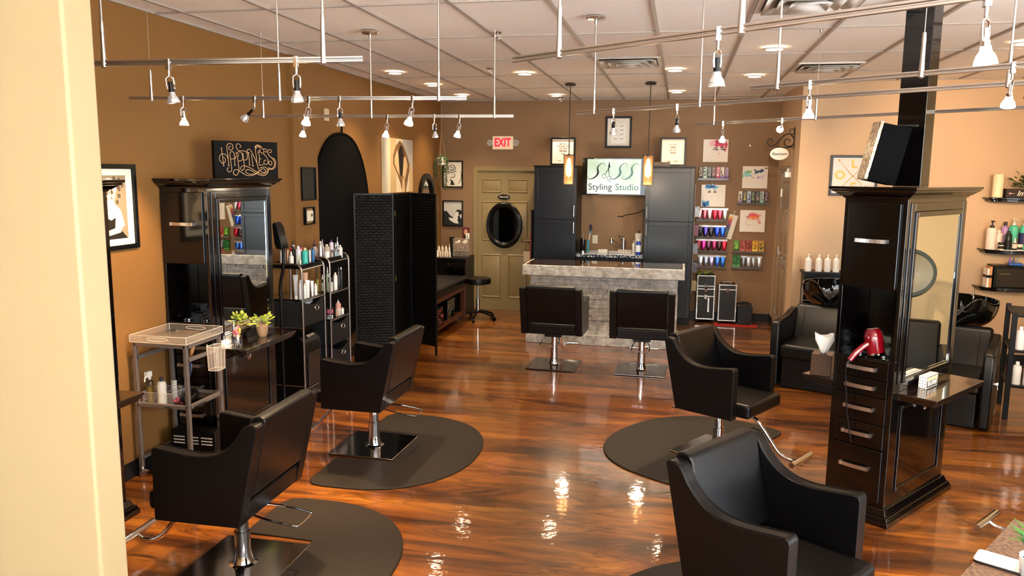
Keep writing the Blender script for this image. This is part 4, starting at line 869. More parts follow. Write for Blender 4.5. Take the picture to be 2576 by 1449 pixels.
# ------------------------------------------------------------------ oval backdrop
t = thing('oval_backdrop', 'tall black fabric oval backdrop hanging by a loop on the left wall', 'backdrop', (LW+.004, 7.74, 0))
se = lambda s: [(.72*s*math.copysign(abs(math.cos(a))**.86, math.cos(a)), 1.33+1.08*s*math.copysign(abs(math.sin(a))**.86, math.sin(a))) for a in [2*PI*i/64 for i in range(64)]]
obj('fabric_panel', MB().prism(se(.985), .008, .018, 'x'), BLKF, t)
obj('rim', MB().tube([(.014, y, z) for y, z in se(1)], .014, 8, closed=True), BLKF, t)
obj('hanging_loop', MB().tube(cr([(.014, -.03, 2.39), (.02, 0, 2.44), (.016, 0, 2.56)], 4), .010, 8).tube(cr([(.014, .03, 2.39), (.02, 0, 2.44)], 3), .010, 8), BLKF, t)
tag(obj('wall_hook', MB().tube([(LW, 7.74, 2.60), (LW+.03, 7.74, 2.60), (LW+.035, 7.74, 2.575), (LW+.015, 7.74, 2.56)], .004, 6), NICK), 'small metal hook holding up the black oval backdrop', 'hook')

# ------------------------------------------------------------------ folding screen
t = thing('folding_screen', 'black woven three panel folding screen standing left of the back door', 'folding screen', (0, 0, 0))
HP = [(-3.39, 7.82), (-3.0, 8.0), (-2.955, 8.40), (-2.585, 8.19)]
for i in range(3):
    a, b_ = Vector((*HP[i], 0)), Vector((*HP[i+1], 0)); L_ = (b_-a).length; an = math.atan2(b_.y-a.y, b_.x-a.x)
    f = obj('screen_panel', MB().box(.004, .022, -.011, .011, .0, 1.795).box(L_-.022, L_-.004, -.011, .011, .0, 1.795).box(.022, L_-.022, -.011, .011, 1.775, 1.795).box(.022, L_-.022, -.011, .011, .10, .125), BLK, t, tuple(a), (0, 0, an), bevel=.002)
    obj('woven_panel', MB().box(.022, L_-.022, -.007, .007, .125, 1.775), WEAVE, f)
    if i:
        obj('hinge', MB().box(-.008, .008, -.016, -.010, 1.55, 1.61).box(-.008, .008, -.016, -.010, .85, .91).box(-.008, .008, -.016, -.010, .2, .26), swatch('#b8a460', .3, metal=.8), f)

# ------------------------------------------------------------------ treatment bed, desk, stool
t = thing('treatment_bed', 'padded black treatment bed on a brown wooden frame behind the folding screen', 'bed', (-3.12, 9.50, 0))
obj('mattress', MB().box(-.32, .32, -.80, .80, .50, .63), LEATH, t, bevel=.045, seg=4)
for sx in (-1, 1):
    for sy in (-1, 1): obj('leg', MB().box(sx*.27-.03, sx*.27+.03, sy*.72-.03, sy*.72+.03, 0, .50), WOODB, t, bevel=.004)
obj('frame', MB().box(-.29, .29, -.74, .74, .44, .50).box(.255, .285, -.7, .7, .10, .16).box(-.285, -.255, -.7, .7, .10, .16).box(-.26, .26, -.69, .69, .12, .135), WOODB, t, bevel=.003)
r = random.Random(3); 
t = thing('stored_basket', 'dark basket of red patterned things under the treatment bed', 'basket', (-3.0, 9.05, .137))
obj('basket', MB().box(-.14, .17, -.22, .2, 0, .24), BLK, t, bevel=.01)
m = MB()
for i in range(30): m.sph((.17, -.2+r.random()*.38, .03+r.random()*.19), .014, 7, 5, (.5, 1, 1))
obj('patterned_fabric', m, swatch('#7a2c3a'), t)
t = thing('stored_box', 'black speaker-like box under the far end of the treatment bed', 'box', (-2.98, 9.62, .137)); obj('box_body', MB().box(-.12, .14, -.16, .16, 0, .27), BLKG, t, bevel=.006)
obj('coiled_cable', MB().tube([(.146, -.10+.07*math.cos(q), .15+.06*math.sin(q)) for q in [i*.5 for i in range(30)]], .004, 6), swatch('#6d6f63'), t)
t = thing('desk', 'black desk behind the treatment bed, beside the back door', 'desk', (-3.22, 11.0, 0))
obj('desk_top', MB().box(-.255, .255, -.26, .26, .785, .81), BLK, t, bevel=.003)
obj('carcass', MB().box(-.25, .25, -.22, .255, .0, .785), BLK, t, bevel=.002)
for k in range(3): d = obj('drawer', MB().box(-.02, .245, -.24, -.221, .54-.21*k, .74-.21*k), BLKG, t, bevel=.003); obj('knob', MB().sph((.11, -.25, .64-.21*k), .012), BLK, d)
t = thing('rolling_stool', 'round black rolling stool between the treatment bed and the back door', 'stool', (-2.69, 10.42, 0))
obj('seat', MB().lathe([(.15, .50), (.175, .51), (.18, .54), (.175, .58), (.15, .59), (.001, .592)], n=32), LEATH, t)
obj('gas_post', MB().cyl((0, 0, .10), (0, 0, .30), .025).cyl((0, 0, .30), (0, 0, .50), .014), CHROME, t)
for k in range(5):
    a = 2*PI*k/5-.3; l = obj('base_arm', MB().tube([(0, 0, .12), (.12*math.cos(a), .12*math.sin(a), .10), (.26*math.cos(a), .26*math.sin(a), .065)], [.022, .018, .013], 8), BLK, t)
    obj('caster', MB().cyl((.26*math.cos(a)-.014*math.sin(a), .26*math.sin(a)+.014*math.cos(a), .028), (.26*math.cos(a)+.014*math.sin(a), .26*math.sin(a)-.014*math.cos(a), .028), .027), BLK, l)
GD = 'white bottles on the black desk'; zd = .8105
for i, (x, y, h, r_) in enumerate(((-3.43, 10.98, .175, .021), (-3.375, 10.98, .175, .021), (-3.32, 10.98, .175, .021))): bottle('treatment_bottle', ('left', 'middle', 'right')[i]+' tall white bottle in the back row on the black desk', (x, y, zd), r_, h, '#e8d9c0', '#e8d9c0', 'shampoo', GD)
bottle('treatment_bottle', 'slim white spray bottle right of the three tall bottles on the desk', (-3.265, 10.97, zd), .013, .18, '#e8e4dc', '#e8e4dc', 'spray', GD)
for i in range(6): bottle('treatment_bottle', 'small white bottle %s from left in the front row on the black desk' % ('first', 'second', 'third', 'fourth', 'fifth', 'sixth')[i], (-3.40+i*.036, 10.84, zd), .014, .105, '#e8d9c0', '#e8e0d0', 'shampoo', GD)
t = tag(obj('display_card', MB().box(-.045, .045, -.004, .004, 0, .10), swatch('#e6e0d6'), None, (-3.44, 10.80, zd+.003), (R2D(-20), 0, .3)), 'small white leaflet propped at the front of the black desk', 'card'); obj('printed_spot', MB().cyl((0, -.0045, .055), (0, -.006, .055), .025, n=20), swatch('#3a302a'), t)
t = thing('pad_organizer', 'tower of clear acrylic drawers with cotton pads on the black desk', 'organizer', (-3.10, 11.05, zd))
for k in range(3):
    d = obj('acrylic_tier', MB().box(-.11, .11, -.075, .075, k*.085+.001, k*.085+.004).box(-.11, -.107, -.075, .075, k*.085+.004, k*.085+.082).box(.107, .11, -.075, .075, k*.085+.004, k*.085+.082).box(-.107, .107, -.075, -.072, k*.085+.006, k*.085+.075), ACRY, t)
    for q in (-.055, .055): 
        m = MB(); r = random.Random(k*7+int(q*100))
        for i in range(7): m.sph((q+r.uniform(-.035, .035), r.uniform(-.04, .04), k*.085+.025+r.random()*.03), .018, 8, 5)
        obj('contents', m, swatch(('#54434a', '#a38c78', '#efe3d2')[k]), d)
obj('acrylic_edges', MB().tube([(-.11, -.075, .256), (.11, -.075, .256), (.11, .075, .256), (-.11, .075, .256)], .002, 5, closed=True).tube([(-.11, -.075, .085), (.11, -.075, .085)], .0015, 5).tube([(-.11, -.075, .17), (.11, -.075, .17)], .0015, 5).tube([(-.11, -.075, 0), (-.11, -.075, .256)], .0015, 5).tube([(.11, -.075, 0), (.11, -.075, .256)], .0015, 5), EDGE, t)
t = thing('photo_card', 'small photo card of a dark-haired person on top of the acrylic drawers', 'photo', (-3.05, 11.09, zd+.258))
obj('card', MB().box(-.055, .055, 0, .003, 0, .16), swatch('#5c1c20'), t)
obj('portrait_print', MB().flat(ell(0, .09, .028, .045), -.001).mi(1).flat([(-.03, 0), (.03, 0), (.026, .05), (-.026, .05)], -.0008), [swatch('#c98f78'), swatch('#2a1414')], t)
for i, x in enumerate((-3.015, -2.985)): bottle('cream_tube', ('green-white', 'white')[i]+' cream tube standing beside the photo card', (x, 11.0, zd+.257), .013, .085, ('#c9d6b8', '#e6e2d8')[i], '#ffffff', 'tube')
t = thing('brush_cup', 'cup of dark brushes at the back of the black desk', 'brush cup', (-3.27, 11.12, zd)); obj('cup', MB().cyl((0, 0, 0), (0, 0, .12), .035), BLK, t)
m = MB()
for i in range(6): a = i*1.05; m.tube([(.012*math.cos(a), .012*math.sin(a), .1), (.035*math.cos(a), .035*math.sin(a), .27)], [.003, .008], 6)
obj('brushes', m, BLK, t)
# ------------------------------------------------------------------ stone faced counter
t = thing('reception_counter', 'grey split stone counter with thick stone edged top in front of the kitchen', 'counter', (-.86, 9.4, 0))
obj('carcass', MB().box(-.84, .84, -.20, .30, .0, .84), swatch('#5d554d', .6), t)
r = random.Random(11); m = MB(); z = .125; k = 0
while z < .84:
    h = r.choice((.045, .055, .065)); h = min(h, .84-z); x = -.86+(-.08 if k % 2 else 0)
    while x < .86:
        w_ = r.uniform(.12, .30); a, b_ = max(x, -.86), min(x+w_, .86)
        if b_-a > .02: m.box(a+.001, b_-.001, -.215-r.random()*.014, -.19, z+.001, z+h-.001)
        x += w_
    z += h; k += 1
z = .125
while z < .84:
    h = r.choice((.05, .06)); h = min(h, .84-z); y = -.20
    while y < .30: w_ = r.uniform(.12, .25); m.box(.84, .865+r.random()*.012, y, min(y+w_-.002, .30), z+.001, z+h-.001).box(-.865-r.random()*.012, -.84, y, min(y+w_-.002, .30), z+.001, z+h-.001); y += w_
    z += h
obj('stone_facing', m, STONE, t, bevel=.003)
obj('stone_plinth', MB().box(-.905, .905, -.265, .30, 0, .125), STONE, t, bevel=.006)
BAR, nt, b, N, L = nodes('glossy brown bar top')
tc = N('TexCoord'); n1 = N('TexNoise'); n1.inputs['Scale'].default_value = 5; n1.inputs['Detail'].default_value = 6; L(tc.outputs['Object'], n1.inputs['Vector']); rp = N('ValToRGB'); ramp(rp, [(.35, '#241710'), (.65, '#503726')]); L(n1.outputs[0], rp.inputs[0]); L(rp.outputs[0], b.inputs['Base Color']); b.inputs['Roughness'].default_value = .08; b.inputs['Coat Weight'].default_value = 1
obj('bar_top', MB().box(-.925, .925, -.275, .36, .900, .945), BAR, t, bevel=.003)
m = MB().box(-.945, .945, -.305, -.27, .825, .947).box(.92, .945, -.27, .37, .825, .947).box(-.945, -.92, -.27, .37, .825, .947)
obj('stone_edge', m, STONE, t, bevel=.007, seg=3)

# ------------------------------------------------------------------ kitchen wall
def tall_cab(label, x0, x1, hinge_right):
    t = thing('tall_cabinet', label, 'cabinet', (x0, 10.66, 0), group='tall espresso cabinets beside the screen'); W = x1-x0
    obj('carcass', MB().box(0, W, .022, .60, .10, 2.115).box(.0, W, .06, .60, 0, .10), CABS, t, bevel=.002)
    obj('top_trim', MB().box(-.008, W+.008, -.010, .60, 2.115, 2.13), CABS, t, bevel=.002)
    for z0, z1, hz_ in ((1.405, 2.105, 1.52), (.11, 1.395, 1.29)):
        m = MB(); s = .058
        m.box(.004, W-.004, .008, .021, z0, z1).box(.004, s, -.001, .010, z0, z1).box(W-s, W-.004, -.001, .010, z0, z1)
        rails = [z0, z1-s] if z1-z0 < .9 else [z0, z1-s, .72]
        for zz in rails: m.box(s, W-s, -.001, .010, zz, zz+s)
        d = obj('cabinet_door', m, CAB, t, bevel=.003)
        hx = W-.03 if hinge_right else .03
        obj('handle', MB().tube([(hx, -.03, hz_-.075), (hx, -.03, hz_+.075)], .0065, 8).cyl((hx, 0, hz_-.06), (hx, -.03, hz_-.06), .005).cyl((hx, 0, hz_+.06), (hx, -.03, hz_+.06), .005), NICK, d)
    return t
tall_cab('left tall dark cabinet beside the back door', -1.968, -1.378, True)
tall_cab('right tall dark cabinet next to the wire product rack', -.462, .178, False)
t = thing('base_cabinet', 'low dark cabinet under the granite sink top', 'cabinet', (-1.376, 10.68, 0))
obj('carcass', MB().box(0, .912, .02, .58, .10, .77).box(0, .912, .02, .04, .77, .895).box(0, .912, .07, .58, 0, .10), CABS, t)
for k in range(2):
    d = obj('cabinet_door', MB().box(.006+.453*k, .450+.453*k, .0, .02, .11, .885), CAB, t, bevel=.003); obj('handle', MB().tube([(.41+.09*k, -.03, .66), (.41+.09*k, -.03, .80)], .006, 8).cyl((.41+.09*k, 0, .67), (.41+.09*k, -.03, .67), .004).cyl((.41+.09*k, 0, .79), (.41+.09*k, -.03, .79), .004), NICK, d)
wt = obj('countertop', MB().box(-1.376, -.464, 10.655, 10.76, .895, .935).box(-1.376, -1.24, 10.76, 11.28, .895, .935).box(-.58, -.464, 10.76, 11.28, .895, .935).box(-1.24, -.58, 11.16, 11.28, .895, .935), GRANITE, bevel=.003)
tag(wt, 'speckled blue grey granite worktop between the tall cabinets', 'worktop')
t = thing('kitchen_sink', 'stainless steel sink set in the granite worktop', 'sink', (-.91, 10.96, .935))
obj('sink_basin', MB().box(-.33, .33, -.20, .20, -.16, -.155).box(-.33, -.325, -.20, .20, -.155, .004).box(.325, .33, -.20, .20, -.155, .004).box(-.325, .325, -.20, -.195, -.155, .004).box(-.325, .325, .195, .20, -.155, .004).box(-.345, .345, -.21, -.195, .0, .006).box(-.345, .345, .195, .21, .0, .006).box(-.345, -.325, -.195, .195, .0, .006).box(.325, .345, -.195, .195, .0, .006), NICK, t, bevel=.002)
t = thing('faucet', 'chrome pull-out kitchen faucet with slanted spout', 'faucet', (-.76, 11.19, .9355))
obj('faucet_body', MB().lathe([(.030, 0), (.027, .01), (.025, .15), (.022, .185), (.001, .19)], n=20), CHROME, t)
obj('spout', MB().tube([(-.01, -.0, .05), (-.15, -.10, .155)], .014, 12).lathe([(.020, -.035), (.026, -.03), (.024, .02), (.016, .03)], (-.165, -.112, .16), n=16), CHROME, t)
obj('lever', MB().tube([(0, 0, .185), (-.03, -.01, .205), (-.075, -.04, .225)], [.013, .010, .006], 10), CHROME, t)
tag(obj('sink_caddy', MB().box(-1.09, -.96, 10.86, 10.95, .88, .985), WHT, bevel=.006), 'white plastic tub standing in the left of the sink', 'tub')
bpy.data.objects['sink_caddy'].data.transform(Matrix.Translation((0, 0, 0)))
t = thing('dish_rack', 'white ribbed dish rack at the right of the sink', 'dish rack', (-.72, 10.90, .942)); m = MB().box(-.09, .09, -.06, .06, 0, .006)
for i in range(9): m.box(-.088+.021*i, -.080+.021*i, -.06, .06, .006, .045)
obj('rack', m, WHT, t)
bottle('cleaning_bottle', 'blue and white spray cleaner bottle at the right of the worktop', (-.53, 10.74, .9355), .034, .25, '#1f3f9e', '#e6e6e6', 'shampoo', lab='#dfe4ee')
bottle('soap_pump', 'white soap pump beside the blue and white cleaner', (-.60, 10.85, .9355), .022, .19, '#e4e4e2', '#f0f0f0', 'curvy')
t = thing('paper_towel', 'white paper towel roll standing by the right tall cabinet', 'paper towel', (-.545, 11.08, .9355)); obj('roll', MB().cyl((0, 0, .01), (0, 0, .27), .055, n=28), WPAP, t); obj('holder', MB().cyl((0, 0, 0), (0, 0, .01), .07, n=24).cyl((0, 0, .27), (0, 0, .31), .006), BLK, t)
t = thing('gooseneck_lamp', 'black gooseneck lamp arching left from the right tall cabinet', 'lamp', (-.468, 10.98, 1.50))
obj('clamp', MB().box(-.02, .004, -.02, .02, -.03, .05), BLK, t)
obj('gooseneck', MB().tube(cr([(-.005, 0, .045), (-.06, 0, .01), (-.16, 0, -.02), (-.25, 0, -.035), (-.30, 0, -.055)], 6), .006, 8).tube([(-.01, 0, .02), (-.03, 0, -.26)], .003, 6), BLK, t)
obj('lamp_head', MB().lathe([(.01, .008), (.04, .004), (.042, -.006), (.001, -.008)], (-.335, 0, -.06), n=20), BLK, t)
t = thing('french_press', 'black and glass coffee press at the left of the sink', 'coffee press', (-1.31, 10.95, .9355))
obj('glass_body', MB().cyl((0, 0, .02), (0, 0, .17), .04, n=20), mat('dark coffee glass', '#1b1512', .1), t)
obj('frame', MB().cyl((0, 0, 0), (0, 0, .02), .046, n=20).cyl((0, 0, .17), (0, 0, .20), .044, .02, n=20).cyl((0, 0, .20), (0, 0, .25), .004).sph((0, 0, .255), .012).tube(cr([(.04, 0, .17), (.08, 0, .15), (.08, 0, .06), (.042, 0, .04)], 4), .007, 8), CHROME, t)
bottle('dish_soap', 'teal dish soap bottle behind the coffee press', (-1.335, 11.10, .9355), .025, .20, '#16697a', '#dfe6e6', 'shampoo')
t = thing('bottle_brush', 'dish brush with blue collar and dark bristles standing in a teal and white tube', 'brush', (-1.235, 10.92, .9355))
obj('holder', MB().cyl((0, 0, 0), (0, 0, .17), .018, .020), swatch('#3f8fa0'), t); obj('brush_handle', MB().tube([(0, 0, .10), (.025, .01, .27)], .006, 8), WHT, t); obj('collar', MB().cyl((.025, .01, .265), (.029, .012, .30), .012), swatch('#2587b5'), t); obj('bristles', MB().lathe([(.010, .30), (.020, .32), (.022, .37), (.010, .39)], (.03, .012, 0), n=14), swatch('#3a3348', .9), t)
tag(obj('switch_plate', MB().box(-1.215, -1.14, BW-.008, BW, 1.03, 1.15).box(-1.20, -1.185, BW-.012, BW-.008, 1.07, 1.11).box(-1.17, -1.155, BW-.012, BW-.008, 1.07, 1.11), swatch('#d8d0bc'), bevel=.002), 'cream double switch plate on the wall above the sink\'s left side', 'switch plate')

# ---- shop screen
t = thing('shop_screen', 'large lit screen showing the SASS Styling Studio logo between the tall cabinets', 'screen', (-.872, 10.54, 1.988))
obj('bezel', MB().box(-.42, .42, 0, .045, -.243, .243), BLKG, t, bevel=.004)
obj('wall_arm', MB().box(-.03, .03, .045, .72, -.03, .03).box(-.15, .15, .72, .74, -.12, .12), BLK, t)
SCR, nt, b, N, L = nodes('lit screen')
tc = N('TexCoord'); n1 = N('TexNoise'); n1.inputs['Scale'].default_value = 2.5; L(tc.outputs['Object'], n1.inputs['Vector']); rp = N('ValToRGB'); ramp(rp, [(.35, '#c4d8b4'), (.5, '#e4eedd'), (.65, '#f6faf4')]); L(n1.outputs[0], rp.inputs[0]); L(rp.outputs[0], b.inputs['Emission Color']); b.inputs['Emission Strength'].default_value = .29; b.inputs['Base Color'].default_value = (.02, .02, .02, 1)
obj('display', MB().box(-.352, .352, -.0012, 0, -.228, .228), SCR, t)
INK = mat('dark teal print', '#15262a', .5); INK2 = mat('mid teal print', '#4f8388', .5)
def swash_s(x0, z0, w_, h_, mt):
    P_ = [(.98, .80), (.93, .93), (.78, .97), (.60, .88), (.52, .70), (.58, .54), (.62, .38), (.52, .20), (.30, .07), (.08, .06), (.0, .16), (.10, .27)]
    pts = cr([(x0+(a+.22*(b_-.5))*w_, z0+b_*h_) for a, b_ in P_], 6); n = len(pts)
    W_ = [.004+.024*math.exp(-((i/n-.5)/.22)**2) for i in range(n)]
    m = MB().rib(pts, W_, -.0022); return obj('logo_letter', m, mt, t)
swash_s(-.33, -.045, .20, .225, INK); swash_s(-.03, -.045, .19, .225, INK2); swash_s(.125, -.045, .19, .225, INK2)
m = MB().flat([(-.062, .205), (-.048, .12), (-.060, .115), (-.082, .125)], -.0022).rib([(-.062, .12), (-.115, .03)], [.012, .006], -.0023).rib([(-.075, .115), (-.058, .01)], [.012, .006], -.0023)
for cx, cz in ((-.13, .005), (-.062, -.02)): m.rib([(cx+.024*math.cos(q), cz+.028*math.sin(q)) for q in [2*PI*i/24 for i in range(25)]], .005, -.0024)
m.rib([(-.055, -.048), (-.04, -.08)], .004, -.0024)
obj('scissors_logo', m, INK, t)
o = text('Styling', .122, INK, t, -.180, -.140, -.0022, bold=.0, sx=1.0); o = text('Studio', .122, INK2, t, .175, -.140, -.0022, bold=.0, sx=1.0)

# ------------------------------------------------------------------ framed prints and canvases
def framed(name, label, cat, loc, rz, W, H, b_=.02, dep=.022, matw=.0, bgc='#e9e4dc', fm=None, group=None):
    t = thing(name, label, cat, loc, rz, group)
    if b_: obj('frame', MB().box(-W/2, W/2, -dep, 0, -H/2, -H/2+b_).box(-W/2, W/2, -dep, 0, H/2-b_, H/2).box(-W/2, -W/2+b_, -dep, 0, -H/2+b_, H/2-b_).box(W/2-b_, W/2, -dep, 0, -H/2+b_, H/2-b_), fm or FRAMEM, t, bevel=.002)
    obj('print' if b_ else 'canvas', MB().box(-W/2+b_, W/2-b_, -(.006 if b_ else dep), -.001, -H/2+b_, H/2-b_), swatch(bgc, .55), t)
    return t, (-.0075 if b_ else -dep-.0012)
def paint(t, y, layers):
    """layers: list of (colour, [polys])"""
    m = MB(); ms = []; yy = 0
    for i, (c, ps) in enumerate(layers):
        m.mi(i); ms.append(swatch(c, .6))
        for j, p in enumerate(ps): m.flat(p, y-.0001-yy); yy += .00005
    return obj('printed_art', m, ms, t)
def strokes(t, y, c, ls, w_=.003):
    m = MB()
    for l in ls:
        n = len(l) if isinstance(l, list) else 0
        pts = cr(l, 6); k = len(pts); m.rib(pts, [w_*(.35+.9*math.sin(PI*(i+.5)/k)) for i in range(k)], y)
    return obj('ink_lines', m, swatch(c, .6), t)
def splat(cx, cz, rx, rz_, n, s, seed):
    r = random.Random(seed); return [blob(cx+rx*(r.random()*2-1)*math.sqrt(r.random()), cz+rz_*(r.random()*2-1)*math.sqrt(r.random()), s*r.uniform(.5, 1.35), s*r.uniform(.5, 1.35), 7, .45, r) for _ in range(n)]
# hair colour canvases on the back wall
yb = BW-.001
t, y = framed('face_canvas', 'square canvas of a face under deep pink hair, topmost on the back wall', 'painting', (.448, yb, 2.350), 0, .332, .306, 0, group='square watercolour face canvases')
paint(t, y, [('#eab9c4', splat(.03, .10, .12, .05, 18, .03, 1)), ('#cf4668', splat(.06, .10, .09, .05, 34, .024, 2)+splat(.135, .03, .02, .05, 12, .015, 4)), ('#8f2a4a', splat(.06, .115, .08, .03, 18, .014, 3))])
strokes(t, y-.006, '#3a3440', [[(-.03, .032), (0, .045), (.03, .03)], [(.06, .03), (.085, .045), (.11, .035)], [(-.04, .01), (-.01, .022), (.03, .012), (.0, .008)], [(.065, .012), (.09, .022), (.12, .014), (.09, .008)]], .009); paint(t, y-.005, [('#d88a92', [ell(.043, -.038, .014, .006)])])
t, y = framed('face_canvas', 'square canvas of a face with bright blue curls top and bottom left', 'painting', (.443, yb, 1.737), 0, .323, .300, 0, group='square watercolour face canvases')
paint(t, y, [('#9cc4de', splat(-.03, .12, .09, .025, 14, .028, 5)+splat(-.09, -.11, .06, .035, 14, .028, 6)), ('#2f7fc0', splat(-.03, .125, .09, .02, 26, .018, 7)+splat(-.10, -.11, .055, .035, 26, .018, 8)), ('#1d4a96', splat(-.02, .13, .08, .015, 14, .012, 9)+splat(-.12, -.12, .03, .03, 12, .012, 10))])
strokes(t, y-.006, '#4a4650', [[(-.07, .06), (-.05, .066), (-.035, .055)], [(.0, .055), (.02, .066), (.04, .06)], [(-.075, .045), (-.055, .05), (-.035, .045)], [(.0, .045), (.02, .05), (.045, .045)]], .008); paint(t, y-.005, [('#e0a0a0', [ell(-.018, -.012, .014, .005)])])
t, y = framed('face_canvas', 'square canvas of a face behind blue and green flowers, upper right', 'painting', (.985, yb, 1.996), 0, .329, .298, 0, group='square watercolour face canvases')
paint(t, y, [('#8fd0d4', splat(-.10, .03, .06, .03, 18, .024, 11)), ('#7fb87a', splat(-.08, .075, .05, .02, 16, .016, 12)), ('#3e4f78', splat(.05, .075, .08, .03, 26, .018, 13)), ('#d7c6e2', splat(.08, .0, .05, .03, 10, .02, 14)), ('#f4f6f8', [blob(x, z, .016, .009, 8) for x, z in ((-.03, .07), (-.015, .055), (.04, .05), (.06, .06), (.05, .035), (.07, .035))]), ('#23304a', splat(.03, .08, .08, .02, 12, .007, 15))])
strokes(t, y-.006, '#4a4a58', [[(-.04, .0), (-.025, -.006), (-.01, .0)], [(.025, .0), (.045, -.006), (.06, .0)]], .007)
t, y = framed('face_canvas', 'square canvas of a profile with red and orange flower hair, lowest right', 'painting', (.982, yb, 1.400), 0, .331, .298, 0, group='square watercolour face canvases')
paint(t, y, [('#f0a0a0', splat(.02, .06, .09, .05, 16, .022, 16)), ('#e0566a', splat(.02, .075, .09, .04, 34, .016, 17)+splat(.08, .02, .035, .06, 14, .010, 18)), ('#f08a3a', splat(.01, .045, .08, .03, 20, .014, 19)), ('#7a3a30', splat(-.08, .055, .02, .01, 6, .008, 20))])
strokes(t, y-.0008, '#6a5a5a', [[(-.09, .03), (-.085, -.0), (-.095, -.02), (-.085, -.03), (-.085, -.045), (-.07, -.06), (-.03, -.055), (.02, -.03)], [(-.075, .015), (-.06, .02), (-.05, .012)]], .003)
# eyelash chart and quotes
t, y = framed('framed_chart', 'black framed chart of eyelash styles high on the back wall', 'framed print', (-.884, yb, 2.604), 0, .367, .434, .028)
obj('print_card', MB().box(-.10, .10, -.0095, -.007, -.16, .13), swatch('#f4f2f0'), t)
strokes(t, y-.003, '#3a3636', [[(cx-.03, z+.008), (cx, z-.006), (cx+.03, z+.008)] for cx in (-.045, .045) for z in (.085, .03, -.03, -.09)], .005)
paint(t, -.0098, [('#b9b4b0', [[(-.05, .112), (.06, .112), (.06, .116), (-.05, .116)]]+[[(-.015, z), (.015, z), (.015, z+.003), (-.015, z+.003)] for z in (.062, .006, -.052, -.112)])])
for x, s, lab in ((-1.597, ('KEEP YOUR', 'STANDARDS HIGH', 'AND YOUR', 'lashes', 'LONG'), 'black framed lashes quote on the left tall cabinet'), (-.120, ('ACT LIKE A', 'lady', 'LASH LIKE A', 'boss'), 'black framed lady boss quote on the right tall cabinet')):
    t, y = framed('framed_quote', lab, 'framed print', (x, 10.82, 2.3225), 0, .345, .382, .026, bgc='#d6c6ba'); t.location.z = 2.131+.191
    zz = .10 if len(s) == 5 else .09
    for l in s:
        big = l.islower(); text(l, .044 if big else .021, swatch('#4a423e'), t, 0, zz, y-.0006, shear=.3 if big else 0, bold=.0003); zz -= .040 if big else .030
    strokes(t, y-.0006, '#3a3434', [[(cx-.025, -.115), (cx, -.128), (cx+.025, -.115)] for cx in (-.045, .045)], .005)
tag(obj('storage_box', MB().box(-.36, -.15, 10.68, 10.80, 2.131, 2.185).box(-.28, -.24, 10.676, 10.68, 2.165, 2.18), swatch('#4b4038'), bevel=.003), 'low grey brown box on top of the right tall cabinet', 'box')
# sketches by the door
t, y = framed('framed_sketch', 'black framed ink sketch of a person seen from behind with hair up, left of door', 'framed print', (-3.30, yb, 1.998), 0, .311, .392, .018, bgc='#e4dccb')
strokes(t, y, '#2a2622', [[(-.07, .05), (-.06, .10), (-.02, .13), (.03, .11), (.04, .07), (.0, .05), (-.05, .04), (-.08, .02)], [(-.05, .12), (-.01, .09), (.03, .10)], [(-.06, .08), (-.02, .06), (.03, .08)], [(-.07, .03), (-.02, .02), (.04, .04), (.05, .02)], [(.0, .01), (.03, -.01), (.02, -.04), (-.02, -.05), (-.05, -.04)], [(.08, -.14), (.11, -.10), (.13, -.03), (.12, .05)], [(-.09, -.05), (-.10, -.10), (-.07, -.11)]], .008)
paint(t, y-.0004, [('#221e1c', [[(-.04, -.16), (.03, -.16), (.0, -.10), (-.045, -.065), (-.03, -.11)]])])
t, y = framed('framed_print', 'black framed black and white print of reclining figures below the sketch', 'framed print', (-3.30, yb, 1.418), 0, .313, .384, .018, bgc='#c9c4bd')
paint(t, y, [('#1e1c1b', [[(-.138, -.174), (.138, -.174), (.138, -.06), (.05, -.09), (-.04, -.03), (-.10, .04), (-.138, .03)], ell(.09, .02, .048, .04)]), ('#dedad4', [[(-.07, -.06), (.0, -.07), (.03, -.04), (.05, .03), (.09, .02), (.07, -.10), (.09, -.15), (.02, -.14), (-.05, -.10)], ell(.06, .0, .02, .015)]), ('#161414', [[(.07, -.05), (.10, -.02), (.12, -.09), (.11, -.14), (.09, -.10)]])])
# left wall pictures (facing +X)
lx = LW+.001
t, y = framed('framed_photo', 'large framed black and white photo of a pale-haired person, on the left wall', 'framed photo', (lx, 4.27, 1.787), PI/2, .52, .54, .03, bgc='#f0ead9')
t.scale = (1, 1, 1)
obj('photo_print', MB().box(-.17, .17, -.008, -.006, -.20, .20), swatch('#8e7f68'), t)
r = random.Random(8); paint(t, -.0085, [('#54483a', [blob(r.uniform(-.16, .16), r.uniform(-.05, .19), .014, .02, 9, .4, r) for _ in range(26)])])
paint(t, -.0095, [('#f6ead0', [blob(.015, .125, .072, .062, 14, .15), blob(-.03, .10, .05, .05, 12, .15)]), ('#e6cfa8', [ell(.03, .085, .038, .055)]), ('#efe0c4', [[(.0, .045), (.05, .045), (.06, .02), (.11, -.02), (.14, -.12), (.06, -.15), (-.12, -.17), (-.14, -.08), (-.08, .0)]]), ('#181310', [[(-.12, -.07), (-.05, -.05), (.02, -.08), (.07, -.06), (.08, -.13), (.12, -.16), (.16, -.198), (-.15, -.198)]]), ('#e9d9bb', [[(.09, -.02), (.13, -.10), (.10, -.16), (-.10, -.19), (-.12, -.17), (.05, -.13), (.06, -.06)]]), ('#3b2a20', [ell(.018, .092, .007, .003), ell(.046, .092, .007, .003), ell(.034, .058, .009, .004)])])
t, y = framed('framed_quote', 'small dark green framed text panel on the left wall above the thermostat', 'framed print', (LW+.046, 6.90, 1.905), PI/2, .285, .31, .012, bgc='#121a18')
